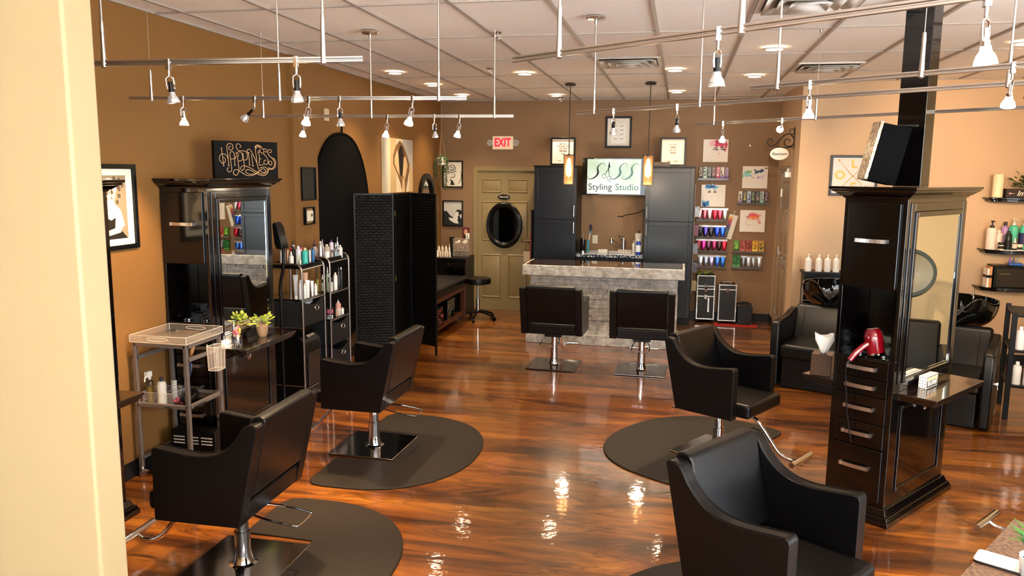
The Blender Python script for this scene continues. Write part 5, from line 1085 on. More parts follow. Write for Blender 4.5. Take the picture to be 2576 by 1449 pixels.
paint(t, y, [('#2c271c', [[(a, z), (b_, z), (b_, z+h), (a, z+h)] for a, b_, z, h in ((-.03, .02, .10, .012), (-.04, .045, .07, .010), (-.05, .05, .042, .010), (-.035, .035, .0, .026), (-.004, .004, -.045, .022), (-.05, .05, -.085, .024), (-.02, .02, -.115, .008))])])
t, y = framed('framed_thermostat', 'white thermostat inside a small dark frame on the left wall', 'thermostat', (LW+.046, 6.885, 1.605), PI/2, .19, .165, .012, .03, bgc='#9a7b4a')
obj('thermostat', MB().box(-.05, .06, -.028, -.006, -.05, .05), swatch('#e6d9c0'), t, bevel=.006); obj('thermostat_screen', MB().box(.012, .035, -.0292, -.028, -.008, .018), BLK, t)
tag(obj('sensor_plate', MB().box(LW, LW+.02, 7.37, 7.46, 2.52, 2.64), swatch('#cdbb98'), bevel=.004), 'small beige sensor box on the left wall above the backdrop', 'sensor')
t, y = framed('tall_canvas', 'tall beige and brown canvas painting of an unclothed figure seen from behind', 'painting', (lx, 9.40, 2.10), PI/2, 1.0, .66, 0, .04, bgc='#d8c8a8'); 
paint(t, y, [('#b5b0ac', [[(-.5, -.33), (-.42, -.33), (-.43, .33), (-.5, .33)], [(.18, .0), (.5, -.1), (.5, .33), (.12, .33)]]), ('#c0a276', [[(-.30, -.33), (-.12, -.33), (-.10, .33), (-.30, .33)], [(.35, -.33), (.5, -.33), (.5, -.1), (.38, .05)]]), ('#7a5738', [[(-.22, .12), (-.12, .24), (.02, .31), (.12, .28), (.26, .16), (.38, .02), (.36, -.08), (.27, -.20), (.24, -.33), (.10, -.33), (.04, -.22), (-.10, -.08), (-.22, .02)]]), ('#cfae82', [[(-.16, .10), (-.06, .20), (-.02, .10), (.0, -.12), (-.08, -.06), (-.17, .03)], [(.16, .10), (.24, .12), (.30, .0), (.20, -.16), (.12, -.12)], [(.08, -.33), (.20, -.33), (.18, -.16), (.12, -.14)]]), ('#17120f', [[(-.03, .16), (.04, .26), (.12, .22), (.15, .05), (.10, -.12), (.04, -.13), (-.01, .0)]]), ('#3d2b1d', [[(.08, .20), (.13, .24), (.18, .12), (.14, .10)], [(.28, -.16), (.36, -.04), (.34, -.08), (.27, -.26)]])])
t = thing('arch_mirror', 'arch topped black framed mirror on the left wall behind the folding screen', 'mirror', (lx, 10.55, 1.45), PI/2)
ar = lambda w_, h_, z: [(-w_, -z), (w_, -z)]+[(w_*math.cos(a), h_+w_*1.05*math.sin(a)) for a in [PI*i/20 for i in range(21)]]
m = MB(); o_, i_ = ar(.32, .22, .5), ar(.25, .22, .43); n = len(o_)
m.add([(p[0], 0, p[1]) for p in o_]+[(p[0], -.04, p[1]) for p in o_]+[(p[0], -.04, p[1]) for p in i_]+[(p[0], 0, p[1]) for p in i_], [(k*n+i, k*n+(i+1) % n, (k+1)*n+(i+1) % n, (k+1)*n+i) for k in range(3) for i in range(n)])
obj('mirror_frame', m, FRAMEM, t, bevel=.004); obj('mirror_glass', MB().flat(i_, -.008), MIRR, t)
# right wall picture
t, y = framed('framed_letters', 'black framed print with crossed arrows and gold letters, behind the right station', 'framed print', (1.86, RW-.001, 2.03), 0, .50, .445, .028, bgc='#e2dbd6')
GD2 = mat('gold foil', '#b58a30', .4, .3)
strokes(t, y, '#b98c34', [[(-.15, .16), (-.05, .04), (.05, -.06), (.15, -.17)], [(-.15, -.17), (-.05, -.05), (.05, .05), (.15, .16)]], .006)
paint(t, y-.0002, [('#c79a3a', [[(-.17, .18), (-.145, .175), (-.155, .145)], [(.17, .18), (.145, .175), (.155, .145)]])])
for s, x, z in (('L', 0, .125), ('O', -.14, .0), ('V', .14, 0), ('E', 0, -.13)): text(s, .13, GD2, t, x, z, y-.0006, bold=.004)
# exit sign
t = thing('exit_sign', 'lit EXIT sign with red letters and two round emergency lamps above the door', 'exit sign', (-2.543, BW-.001, 2.453))
obj('housing', MB().box(-.153, .153, -.045, 0, -.095, .095), mat('warm white housing', '#e8d2b0', .45, emit=.05), t, bevel=.012, seg=3)
text('EXIT', .165, mat('lit red letters', '#e01838', .4, emit=.3, ecol='#ff1038'), t, 0, 0, -.0465, bold=.005, sx=.72)
for s in (-1, 1):
    h = obj('emergency_lamp', MB().lathe([(.044, .0), (.042, -.02), (.02, -.035)], (s*.192, -.03, 0), n=24, M=Matrix.Rotation(PI/2, 4, 'X')), swatch('#d9d2c4'), t); obj('lamp_lens', MB().lathe([(.001, .004), (.034, .004), (.038, 0)], (s*.192, -.031, 0), n=24, M=Matrix.Rotation(PI/2, 4, 'X'), caps=False), mat('lamp lens', '#b9b9b4', .15, .4), h)
# hanging planter
t = thing('hanging_planter', 'white patterned pot with trailing plant hung by cords from the ceiling corner', 'hanging plant', (-3.36, 10.90, 2.13))
obj('pot', MB().lathe([(.04, -.01), (.058, .0), (.065, .06), (.064, .105), (.058, .105), (.056, .02)], n=24, caps=False), swatch('#e4ddd0'), t)
obj('pot_pattern', MB().box(-.03, -.02, -.066, -.062, .02, .08).box(-.005, .005, -.0668, -.0635, .01, .09).box(.02, .03, -.066, -.062, .02, .08), swatch('#2b2a26'), t)
m = MB()
for a in range(3):
    q = 2.1*a+.5; m.tube([(.066*math.cos(q), .066*math.sin(q), .08), (0, 0, .46)], .0022, 5)
m.tube([(0, 0, .46), (0, 0, .92)], .0022, 5); obj('hanging_cord', m, swatch('#b08a5c'), t)
r = random.Random(21); m = MB(); vines = []
for i in range(16):
    a = r.random()*6.28; L_ = r.uniform(.12, .42); x0, y0 = .062*math.cos(a), .062*math.sin(a); pts = [(x0*.8, y0*.8, .10), (x0*1.3, y0*1.3, .09), (x0*1.5, y0*1.5, .03), (x0*1.45+r.uniform(-.01, .01), y0*1.45, .03-L_*.5), (x0*1.4+r.uniform(-.015, .015), y0*1.4, .03-L_)]
    v = cr(pts, 4); vines.append(v); m.tube(v, .0014, 4)
obj('vines', m, swatch('#3c4a24'), t); m = MB()
for v in vines:
    for p in v[2:]:
        for k in range(2): m.sph((p[0]+r.uniform(-.01, .01), p[1]+r.uniform(-.01, .01), p[2]+r.uniform(-.008, .008)), .007, 6, 4, (1, .6, 1))
for i in range(40): a = r.random()*6.28; q = r.random()*.07; m.sph((q*math.cos(a), q*math.sin(a), .11+r.random()*.03), .009, 6, 4)
obj('leaves', m, mat('dark green leaf', '#4c5a2c', .6), t)
# apron and bag hanging by the door
t = thing('hanging_apron', 'red edged dark cloth hanging on the side of the left tall cabinet', 'apron', (-1.99, 10.86, 1.10)); obj('cloth', MB().box(-.022, .0, -.16, .12, -.34, .42), swatch('#1b1214', .9), t, bevel=.008); obj('red_trim', MB().box(-.030, -.023, -.16, -.10, -.34, .08), swatch('#c23a30', .8), t)
t = thing('hanging_bag', 'small cream cloth bag hanging from the back door handle', 'bag', (-2.15, BW-.06, .92)); obj('bag', MB().box(-.06, .06, -.012, .012, -.19, -.03), swatch('#d8c7a4', .85), t, bevel=.01); obj('bag_strap', MB().tube(cr([(-.045, 0, -.03), (-.02, .005, .08), (0, .01, .115), (.02, .005, .08), (.045, 0, -.03)], 4), .003, 6), BLK, t)
# restroom bracket and sign
t = thing('sign_bracket', 'black scrolled iron bracket holding the restroom sign on the alcove wall', 'bracket', (AW, 9.78, 2.45)); IR = mat('black wrought iron', '#15120f', .5)
def sp(cx, cz, r0, r1, a0, a1, n=20): return [(cx+(r0+(r1-r0)*i/n)*math.cos(a0+(a1-a0)*i/n), 0, cz+(r0+(r1-r0)*i/n)*math.sin(a0+(a1-a0)*i/n)) for i in range(n+1)]
m = MB().tube([(-.008, 0, .13), (-.008, 0, -.12)], .006, 8).tube([(-.008, 0, .11), (-.008, 0, .14)], [.010, .001], 6)
m.tube(sp(-.075, -.035, .066, .018, -.2, -2*PI), .006, 8)
m.tube(cr([(-.012, 0, .0), (-.06, 0, .055), (-.13, 0, .03), (-.19, 0, -.04), (-.24, 0, -.085), (-.29, 0, -.075), (-.305, 0, -.03), (-.27, 0, .0), (-.245, 0, -.025), (-.265, 0, -.045)], 6), .0065, 8)
m.tube(sp(-.045, .085, .042, .010, -1.5, 4.6), .0055, 8).tube(cr([(-.02, 0, -.09), (-.10, 0, -.105), (-.20, 0, -.095)], 5), .006, 8)
obj('scrollwork', m, IR, t)
t = thing('restroom_sign', 'white oval sign reading Restroom hanging below the iron bracket', 'sign', (1.115, 9.78, 2.275))
obj('oval_board', MB().prism(ell(0, 0, .105, .072, 40), -.006, .006, 'y'), swatch('#efe9e0'), t, bevel=.002)
text('Restroom', .046, swatch('#26211e'), t, .0, -.002, -.0072, shear=.35, bold=.0006, sx=.9); obj('chains', MB().tube([(-.04, 0, .066), (-.04, 0, .085)], .002, 5).tube([(.04, 0, .066), (.04, 0, .085)], .002, 5), IR, t)
tag(obj('wall_hook', MB().box(.893, .903, BW-.012, BW, 2.415, 2.432), NICK), 'tiny hook on the back wall above the flower face canvas', 'hook')

# ------------------------------------------------------------------ colour product shelves on the back wall
def ledge(label, x0, x1, z, d=.075):
    t = thing('display_shelf', label, 'shelf', ((x0+x1)/2, BW, z), group='clear product shelves on the back wall'); W = (x1-x0)/2
    obj('acrylic_base', MB().box(-W, W, -d, 0, -.004, 0), mat('grey clear plastic', '#8f8a88', .1, trans=.5), t)
    obj('front_lip', MB().box(-W, W, -d, -d+.003, 0, .025), mat('grey clear plastic', '#8f8a88', .1), t); return t
def packs(row, x0, x1, z, cols, h, tagw, grp):
    n = len(cols); W = (x1-x0)/n; ordn = ('first', 'second', 'third', 'fourth', 'fifth', 'sixth', 'seventh')
    for i, c in enumerate(cols):
        c1, c2, c3 = c
        t = obj('colour_packet', MB().box(-W*.46, W*.46, -.02, .02, 0, h), swatch(c1, .3), None, (x0+W*(i+.5), BW-.035, z+.0005), bevel=.003)
        tag(t, '%s packet, %s from left %s' % (tagw[i] if isinstance(tagw, (list, tuple)) else tagw, ordn[i], row), 'hair colour', grp)
        r = random.Random(i*13+n+int(z*100)); m = MB(); m.mi(0)
        for _ in range(7): m.flat(blob(r.uniform(-W*.3, W*.3), h*r.uniform(.45, .93), W*.16, h*.06, 7, .4, r), -.0212)
        m.mi(1).flat([(-W*.44, .005), (W*.44, .005), (W*.44, h*.28), (-W*.44, h*.28)], -.0208); m.mi(2).flat(blob(0, h*.38, W*.25, h*.10, 9, .3, r), -.0214)
        obj('printed_front', m, [swatch(c2), swatch(c3), swatch(c2)], t)
def tubes(row, x0, x1, z, cols, h, names, grp, capc='#141416'):
    n = len(cols); W = (x1-x0)/n; ordn = ('first', 'second', 'third', 'fourth', 'fifth', 'sixth', 'seventh')
    for i, c in enumerate(cols):
        rr = min(W*.46, .035); m = MB(); N_ = 14; rows = []
        for zz, a, b_ in ((h*.15, .46, .46), (h*.24, .78, .5), (h*.5, .98, .38), (h*.9, 1.08, .08), (h, 1.12, .05)): rows += [(rr*a*math.cos(2*PI*k/N_), rr*b_*math.sin(2*PI*k/N_), zz) for k in range(N_)]
        m.add(rows, [(q*N_+k, q*N_+(k+1) % N_, (q+1)*N_+(k+1) % N_, (q+1)*N_+k) for q in range(4) for k in range(N_)]+[tuple(range(N_-1, -1, -1)), tuple(range(4*N_, 5*N_))])
        t = obj('colour_tube', m, swatch(c, .22, metal=.55), None, (x0+W*(i+.5), BW-.040, z+.0005), (0, R2D((i*37 % 7)-3), 0))
        t.rotation_euler = (0, 0, R2D((i*37 % 11)-5))
        tag(t, '%s tube, %s from left %s' % (names[i], ordn[i], row), 'hair colour', grp)
        obj('cap', MB().cyl((0, 0, 0), (0, 0, h*.16), rr*.44, rr*.40, 12), swatch(capc, .3), t)
        obj('foil_crimp', MB().box(-rr*1.12, rr*1.12, -.003, .003, h*.86, h*1.0), swatch('#c9c6c6', .25, metal=.6), t)
ledge('clear shelf of printed packets below the pink haired face canvas', .222, .642, 1.953)
packs('on the shelf under the pink haired canvas', .236, .636, 1.953, [('#3a3230', '#b9a79a', '#2b2726'), ('#9cb8ae', '#4a5a56', '#b9d2c8'), ('#2c3c48', '#9fb4bc', '#24404a'), ('#3b1a2a', '#b98a9a', '#2a2024'), ('#b23a68', '#e8d8dc', '#b0295c'), ('#cfc4b4', '#5a4a5a', '#7a58a0'), ('#5a2a6a', '#a98abc', '#6a3a90')], .178, ('brown', 'pale green', 'dark blue', 'plum', 'magenta', 'cream', 'purple'), 'printed packets under the pink haired canvas')
ledge('clear shelf of printed packets below the blue and green flower canvas', .760, 1.185, 1.628)
packs('on the shelf under the flower canvas', .775, 1.172, 1.628, [('#c9bfae', '#5a4a5a', '#8a70a8'), ('#2a2a20', '#c9c05a', '#1e1c18'), ('#a9b8cc', '#3a4a6a', '#8ea8d0'), ('#1e2c20', '#8fb07a', '#1c1c1c'), ('#3a3230', '#c0a79a', '#2b2624'), ('#a9bdb4', '#4a5a56', '#7ac0a8'), ('#3b1a2a', '#b98aa8', '#2a2024')], .178, ('cream and lilac', 'black and yellow', 'pale blue', 'dark green', 'brown', 'mint', 'plum'), 'printed packets under the flower canvas')
for lab, x0, x1, z, cols, nm in (
    ('clear shelf of red foil tubes below the blue curls canvas', .235, .650, 1.388, ['#c98a94', '#b04a5a', '#d0a0a8', '#d02040', '#c83a58', '#c4c0c0'], ('pale rose', 'deep rose', 'pale pink', 'bright red', 'crimson', 'plain silver')),
    ('clear shelf of blue and black foil tubes left of the swatch book', .245, .630, 1.150, ['#16161e', '#3a2c80', '#1c1a28', '#1a40c0', '#2050c8'], ('black', 'violet', 'dark navy', 'royal blue', 'bright blue')),
    ('clear shelf of magenta foil tubes, second lowest on the left', .235, .660, .957, ['#7a1a2a', '#b01870', '#4a1a30', '#8a2050', '#3a1420', '#c01a30'], ('maroon', 'magenta', 'dark wine', 'berry', 'black cherry', 'scarlet')),
    ('clear shelf of silver blue foil tubes, lowest on the left', .270, .650, .733, ['#b9bcc4', '#8a8a98', '#9a90b0', '#3a68c8', '#2a60b0'], ('silver', 'grey', 'lilac grey', 'mid blue', 'cobalt'))):
    ledge(lab, x0-.01, x1+.01, z); rw = {1.388: 'in the red row', 1.150: 'in the blue and black row', .957: 'in the magenta row', .733: 'in the lowest silver blue row'}[z]
    tubes(rw, x0, x1, z, cols, .180, nm, 'foil tubes '+rw)
ledge('clear shelf of five bright boxes below the red flower profile', .725, 1.165, .963)
packs('on the shelf of bright boxes', .745, 1.155, .963, [('#4f8a2a', '#9ac84a', '#2a4a1c'), ('#b0524a', '#7a2a28', '#c86a58'), ('#a0402a', '#3a1c20', '#c05a30'), ('#e0b030', '#a86a28', '#f0d060'), ('#c0943a', '#3c5a40', '#d0a850')], .168, ('green', 'rose red', 'rust', 'yellow', 'ochre'), 'bright boxes on the lower right shelf')
ledge('clear shelf of green and black silver tubes, lowest on the right', .720, 1.150, .742)
packs('on the lowest right shelf', .745, .845, .742, [('#2c7a3a', '#143a1c', '#5aa06a'), ('#2c7a3a', '#143a1c', '#5aa06a')], .185, 'dark green', 'green packets on the lowest right shelf')
tubes('on the lowest right shelf', .855, 1.135, .742, ['#6c6c6c', '#b8b8ba', '#a0a0a2', '#c4c4c6'], .175, ('dull grey', 'silver', 'grey silver', 'bright silver'), 'silver and black tubes on the lowest right shelf')
# swatch book
t = thing('swatch_book', 'fan of hair colour swatches hanging tilted from a white hook on the back wall', 'swatch book', (.735, BW-.02, 1.50), rot=(0, R2D(14), 0))
obj('hook', MB().tube(cr([(0, .018, .03), (0, -.005, .03), (0, -.008, -.005), (0, .002, -.01)], 4), .006, 6), WHT, t)
m = MB()
for k in range(3): m.box(-.055+.03*k, .005+.03*k, -.006+.004*k, -.003+.004*k, -.36, -.02)
obj('swatch_cards', m, WPAP, t); m = MB(); ms = []
for i, c in enumerate(('#d8a83a', '#c8502c', '#a02438', '#8a1a50', '#4a1a58', '#28265a', '#1f4a6a', '#2c5a50', '#4a3a30', '#2a2422')):
    m.mi(i).flat([(-.052, -.05-.030*i), (.002, -.05-.030*i), (.002, -.077-.030*i), (-.052, -.077-.030*i)], -.0068); ms.append(swatch(c))
obj('colour_strips', m, ms, t)
# wire rack on cabinet side
t = thing('wire_rack', 'grey wire rack of hanging products on the side of the right tall cabinet', 'wire rack', (.182, 10.90, 0)); m = MB()
for y in (-.12, .14): m.tube([(.012, y, .42), (.012, y, 1.90)], .004, 6)
for z in (.55, .80, 1.05, 1.30, 1.55): m.tube([(.012, -.12, z+.06), (.09, -.12, z), (.09, .14, z), (.012, .14, z+.06)], .003, 6).tube([(.012, -.12, z+.10), (.012, .14, z+.10)], .003, 6)
obj('wire_frame', m, swatch('#c4c2c0', .35, metal=.6), t)
r = random.Random(31)
for k, z in enumerate((.55, .80, 1.05, 1.30, 1.55)):
    o = obj('hanging_packet', MB().box(.016, .075, -.10, .10, -.12, .02), swatch(('#9a8a60', '#5a5c66', '#7c7e88', '#6a3a44', '#8a8c90')[k], .25, metal=.3), None, (.182, 10.90, z+.035)); tag(o, 'shiny %s packet on the %s tier of the wire rack' % (('ochre', 'dark grey', 'grey', 'wine red', 'silver')[k], ('lowest', 'second lowest', 'middle', 'second highest', 'highest')[k]), 'hair product', 'packets in the wire rack')
# aluminium cases
ALU = mat('bright aluminium trim', '#d6d8dc', .25, .8); ABS = mat('black textured case panel', '#15161a', .45, bump=.1)
def case(label, x0, x1, y0, y1, h, splits):
    t = thing('beauty_case', label, 'case', ((x0+x1)/2, (y0+y1)/2, 0)); X, Y = (x1-x0)/2, (y1-y0)/2; z0 = .045
    obj('case_body', MB().box(-X, X, -Y, Y, z0, h), ABS, t, bevel=.004)
    m = MB(); e = .012
    for sx in (-1, 1):
        for sy in (-1, 1): m.box(min(sx*X, sx*(X-e))-.002, max(sx*X, sx*(X-e))+.002, min(sy*Y, sy*(Y-e))-.002, max(sy*Y, sy*(Y-e))+.002, z0, h)
    for z in [z0, h-e]+splits: m.box(-X-.003, X+.003, -Y-.003, -Y+e, z, z+e*1.2).box(-X-.003, -X+e, -Y, Y, z, z+e*1.2).box(X-e, X+.003, -Y, Y, z, z+e*1.2)
    obj('aluminium_trim', m, ALU, t, bevel=.002)
    m = MB()
    for z in splits: obj('latch', MB().box(-.018, .018, -Y-.008, -Y-.003, z-.03, z+.03), CHROME, t, bevel=.002)
    obj('case_handle', MB().tube(cr([(-.05, 0, h), (-.045, 0, h+.022), (.045, 0, h+.022), (.05, 0, h)], 3), .006, 6), CHROME, t)
    for sx in (-1, 1): obj('wheel', MB().cyl((sx*(X-.02)-.012, -Y+.02, .024), (sx*(X-.02)+.012, -Y+.02, .024), .024).cyl((sx*(X-.02)-.012, Y-.03, .024), (sx*(X-.02)+.012, Y-.03, .024), .024), BLK, t)
    return t
t = case('tallest black rolling case with aluminium edges by the tall cabinet', .275, .515, 11.00, 11.25, .655, [.36, .50, .46])
obj('white_clasp', MB().box(.03, .05, -.134, -.128, .15, .35), ALU, t)
case('medium black rolling case with aluminium edges between two others', .565, .800, 10.94, 11.22, .545, [.47])
t = thing('beauty_case', 'small square black case at the right end of the rolling cases', 'case', (.92, 11.03, .006)); obj('case_body', MB().box(-.098, .098, -.10, .12, 0, .27), ABS, t, bevel=.006); obj('seams', MB().box(-.099, .099, -.1015, -.10, .18, .182).box(-.001, .001, -.1015, -.10, .10, .27), swatch('#33353a'), t); obj('handle', MB().tube(cr([(-.05, 0, .27), (-.04, 0, .295), (.04, 0, .295), (.05, 0, .27)], 3), .007, 6), BLK, t)
obj('corner_caps', MB().sph((-.094, -.097, .006), .010).sph((.094, -.097, .006), .010).sph((-.094, -.097, .264), .010).sph((.094, -.097, .264), .010), CHROME, t)
tag(obj('cloth_bundle', MB().tube([(.30+.02*math.cos(q*1.7), 11.10+.08*math.sin(q), .672+.012*(1+math.sin(q*2.3))) for q in [i*.45 for i in range(28)]], .012, 6).tube([(.42+.06*math.cos(q), 11.12+.06*math.sin(q*1.3), .674+.010*(1+math.sin(q*1.9))) for q in [i*.45 for i in range(24)]], .012, 6), mat('green yellow cloth', '#6a7a2c', .8, var=.6, bscale=8)), 'green and wine coloured cloth bundle on top of the tallest case', 'cloth')
tag(obj('rug', MB().box(.52, 1.08, 10.78, 11.05, .0, .005), mat('red orange rug', '#a8241c', .7, var=.35, bscale=3)), 'red and orange thin mat under the rolling cases', 'rug')
# ------------------------------------------------------------------ shampoo stations
def wash(label, loc, rz, bdx=0):
    t = thing('shampoo_chair', label, 'shampoo chair', loc, rz, 'black leather shampoo chairs with bowls')
    obj('base', MB().box(-.28, .28, .04, .70, .0, .30), LEATH, t, bevel=.02, seg=3)
    obj('seat', MB().box(-.30, .30, .0, .62, .29, .43), LEATH, t, bevel=.04, seg=4)
    obj('seat_seam', MB().tube([(-.12, -.002, .40), (-.12, .0, .30)], .002, 5).tube([(.2, -.002, .31), (.2, -.002, .42)], .002, 5), LEATH, t)
    bp_ = [(.50, .36), (.64, .71), (.68, .74), (.74, .74), (.78, .69), (.72, .34)]
    obj('backrest', MB().prism([(a, b_) for a, b_ in bp_], -.31, .31, 'x'), LEATH, t, bevel=.03, seg=4)
    obj('back_seam', MB().tube([(.22, .498, .42), (.22, .632, .70)], .002, 5).tube([(-.22, .498, .42), (-.22, .632, .70)], .002, 5), LEATH, t)
    for s in (-1, 1):
        a, b_ = (.295, .375) if s > 0 else (-.375, -.295)
        pr = [(.0, .02), (-.02, .30), (-.02, .60), (.0, .64), (.06, .655)]+cr([(.2, .655), (.38, .66), (.55, .69), (.66, .70)], 4)+[(.72, .68), (.76, .55), (.76, .02)]
        obj('armrest', MB().prism(pr, a, b_, 'x'), LEATH, t, bevel=.022, seg=4)
    obj('recline_knob', MB().cyl((.375, .30, .34), (.40, .30, .34), .018).tube([(.39, .30, .34), (.40, .22, .31)], .006, 6), CHROME, t)
    # bowl
    m = MB(); n, K_ = 48, 10; vs = []
    for k in range(K_+1):
        f = k/K_; rr = math.sin(f*PI/2)**.75
        for i in range(n):
            a = 2*PI*i/n; d = abs((a-1.5*PI+PI) % (2*PI)-PI); horn = .06*math.exp(-((d-.60)/.30)**2); notch = -.11*math.exp(-(d/.24)**2)
            top = .26+(horn+notch)+.02*math.cos(a-PI/2)
            vs.append((bdx+.32*rr*math.cos(a), .96+.27*rr*math.sin(a)-.05*f, .68+top*f**2.0))
    m.add(vs, [(k*n+i, k*n+(i+1) % n, (k+1)*n+(i+1) % n, (k+1)*n+i) for k in range(K_) for i in range(n)]+[tuple(range(n-1, -1, -1))])
    obj('wash_bowl', m, BLKG, t, solid=.014, bevel=.004, seg=2)
    obj('bowl_pedestal', MB().box(bdx-.12, bdx+.12, .86, 1.10, .0, .70), BLK, t, bevel=.01)
    obj('faucet', MB().tube(cr([(bdx+.1, 1.16, .90), (bdx+.1, 1.16, .99), (bdx+.1, 1.08, 1.0), (bdx+.1, 1.04, .96)], 4), .010, 8), CHROME, t)
    return t
W1 = wash('left shampoo chair with black bowl, between the counter chair and the right station', (1.25, 7.61, 0), R2D(-22))
W2 = dup(W1, (2.13, 6.84, 0), R2D(-23), 'right shampoo chair with black bowl, to the right of the station')
# low shelf with pump bottles behind the left bowl
t = thing('back_bar', 'narrow black shelf unit behind the left shampoo bowl', 'shelf', (1.66, 9.20, 0))
obj('shelf_top', MB().box(-.30, .30, -.12, .14, .95, .975), BLK, t, bevel=.003); obj('carcass', MB().box(-.28, .28, -.10, .14, 0, .95), BLK, t)
m = MB()
for k in range(5): m.tube([(-.30, -.13, .52+.07*k), (-.10, -.13, .52+.07*k)], .004, 6)
for x in (-.30, -.10): m.tube([(x, -.13, .50), (x, -.13, .84)], .004, 6)
obj('wire_front', m, NICK, t)
for i, x in enumerate((1.42, 1.53, 1.62, 1.71)): bottle('pump_bottle', 'white pump bottle %s from left behind the left shampoo bowl' % ('first', 'second', 'third', 'fourth')[i], (x, 9.16, .9755), .035, .19, '#efe6dc', '#f4f0ea', 'pump', 'white pump bottles behind the left shampoo bowl')
# ------------------------------------------------------------------ shelves on the right wall
def wshelf(label, x0, z):
    pts = [(x0, RW), (x0+.02, RW-.14), (x0+.10, RW-.22), (x0+.25, RW-.255), (3.95, RW-.27), (3.95, RW)]
    t = thing('wall_shelf', label, 'shelf', (0, 0, 0), group='curved black wall shelves')
    obj('shelf_board', MB().prism(pts, z-.018, z, 'z'), LACQ, t, bevel=.004)
    c = Vector((3.7, RW)); q = [((p[0]-c.x)*.95+c.x, RW+(p[1]-RW)*.9) for p in pts]
    obj('shelf_moulding', MB().prism(q, z-.045, z-.0185, 'z'), LACQ, t, bevel=.008); return t
wshelf('highest curved black shelf on the right wall, with candle and planter box', 3.17, 1.815)
wshelf('middle curved black shelf on the right wall, full of shampoo bottles', 3.165, 1.268)
wshelf('lowest curved black shelf on the right wall, holding a black appliance', 3.15, .868)
t = tag(obj('pillar_candle', MB().lathe([(.046, 0), (.05, .004), (.05, .235), (.044, .243), (.001, .240)], n=28), swatch('#ead9b4', .5), None, (3.262, 9.20, 1.816)), 'tall cream pillar candle on the highest shelf', 'candle'); obj('wick', MB().cyl((0, 0, .24), (0, 0, .252), .002), BLK, t)
t = thing('planter_box', 'dark wooden planter box lettered Imagine with trailing greenery', 'planter', (3.56, 9.19, 1.816))
obj('box', MB().box(-.235, .235, -.05, .05, 0, .093), swatch('#2a1a16', .6), t, bevel=.003); text('Imagine', .075, swatch('#f0dcc8'), t, -.02, .045, -.0515, shear=.3, bold=.001); obj('arrow', MB().rib([(-.21, .045), (-.155, .045)], .004, -.0512).flat([(-.21, .038), (-.185, .038), (-.185, .052), (-.21, .052)], -.0511), swatch('#c99a94'), t)
leafy(t, 0, 0, .10, 90, .20, .06, mat('dark ivy leaf', '#39501f', .5), .1, 9); leafy(t, .12, 0, .12, 80, .20, .06, mat('mid ivy leaf', '#6a8238', .5), .2, 10)
GS = 'products on the middle right wall shelf'; z = 1.2685
for lab, x, y, h, r_, b_, c, k, kw in (
    ('tall white pump bottle with black pump at the left end of the middle shelf', 3.245, 9.20, .305, .048, '#ecd9cc', '#16120f', 'pump', dict(lab='#efdccf')),
    ('shorter pale bottle behind the tiny black and white jar', 3.33, 9.24, .205, .037, '#e6d2c4', '#e6d2c4', 'can', {}),
    ('lavender pump bottle at the back of the middle shelf', 3.40, 9.28, .33, .038, '#b088c0', '#151515', 'shampoo', {}),
    ('mint green pump bottle left on the middle shelf', 3.46, 9.22, .33, .046, '#4fc0a0', '#efe6dc', 'curvy', {}),
    ('black bottle with mint shoulders in front of the lavender bottle', 3.392, 9.15, .20, .034, '#1a2422', '#101010', 'can', dict(lab='#101413')),
    ('tiny black and cream square jar on the middle shelf', 3.325, 9.14, .080, .028, '#e9dcc6', '#111111', 'jar', dict(lab='#1c1a18')),
    ('small black dropper bottle with white tip', 3.445, 9.12, .130, .024, '#15110f', '#efe8e0', 'dropper', dict(lab='#d8cbbb')),
    ('low cream and black jar right of the dropper', 3.495, 9.125, .068, .028, '#e9dcc6', '#e0d4be', 'jar', dict(lab='#1c1a18')),
    ('mint green pump bottle right on the middle shelf', 3.56, 9.22, .33, .046, '#4fc0a0', '#f4f0ea', 'curvy', dict(lab='#2a2a5c')),
    ('white pump bottle with black pump at the right edge of the picture', 3.585, 9.13, .25, .038, '#ecdcd2', '#16120f', 'pump', {}),
): bottle('shampoo_bottle', lab, (x, y, z), r_, h, b_, c, k, GS, **kw)
tag(obj('shelf_tray', MB().box(3.30, 3.90, 9.09, 9.105, 1.2685, 1.275), WHT), 'thin white strip along the front of the middle right shelf', 'tray')
t = thing('towel_warmer', 'black boxy appliance on the lowest right wall shelf', 'appliance', (3.445, 9.20, .869))
obj('appliance_body', MB().box(-.17, .24, -.085, .13, .0, .235), BLK, t, bevel=.008); obj('appliance_door', MB().box(-.155, .225, -.092, -.086, .012, .205), BLKG, t, bevel=.004); obj('door_handle', MB().tube([(-.12, -.10, .15), (-.02, -.10, .15)], .004, 6), NICK, t); obj('badge', MB().box(.12, .20, -.094, -.092, .16, .172), NICK, t)
for i, (c, x, lab) in enumerate((('#e9e0d0', 3.225, 'cream'), ('#c98a54', 3.25, 'orange'))): tag(obj('colour_box', MB().box(x-.011, x+.011, 9.12, 9.24, .8685, 1.07+.02*i).mi(1).box(x-.0115, x+.0115, 9.1195, 9.2405, .97, 1.0), [swatch(c), BLK]), lab+' and black slim box standing left of the black appliance', 'box')
tag(obj('blue_case', MB().box(3.42, 3.55, 9.13, 9.20, 1.105, 1.135), swatch('#2c5cae', .3), bevel=.008), 'small blue case on top of the black appliance', 'case')
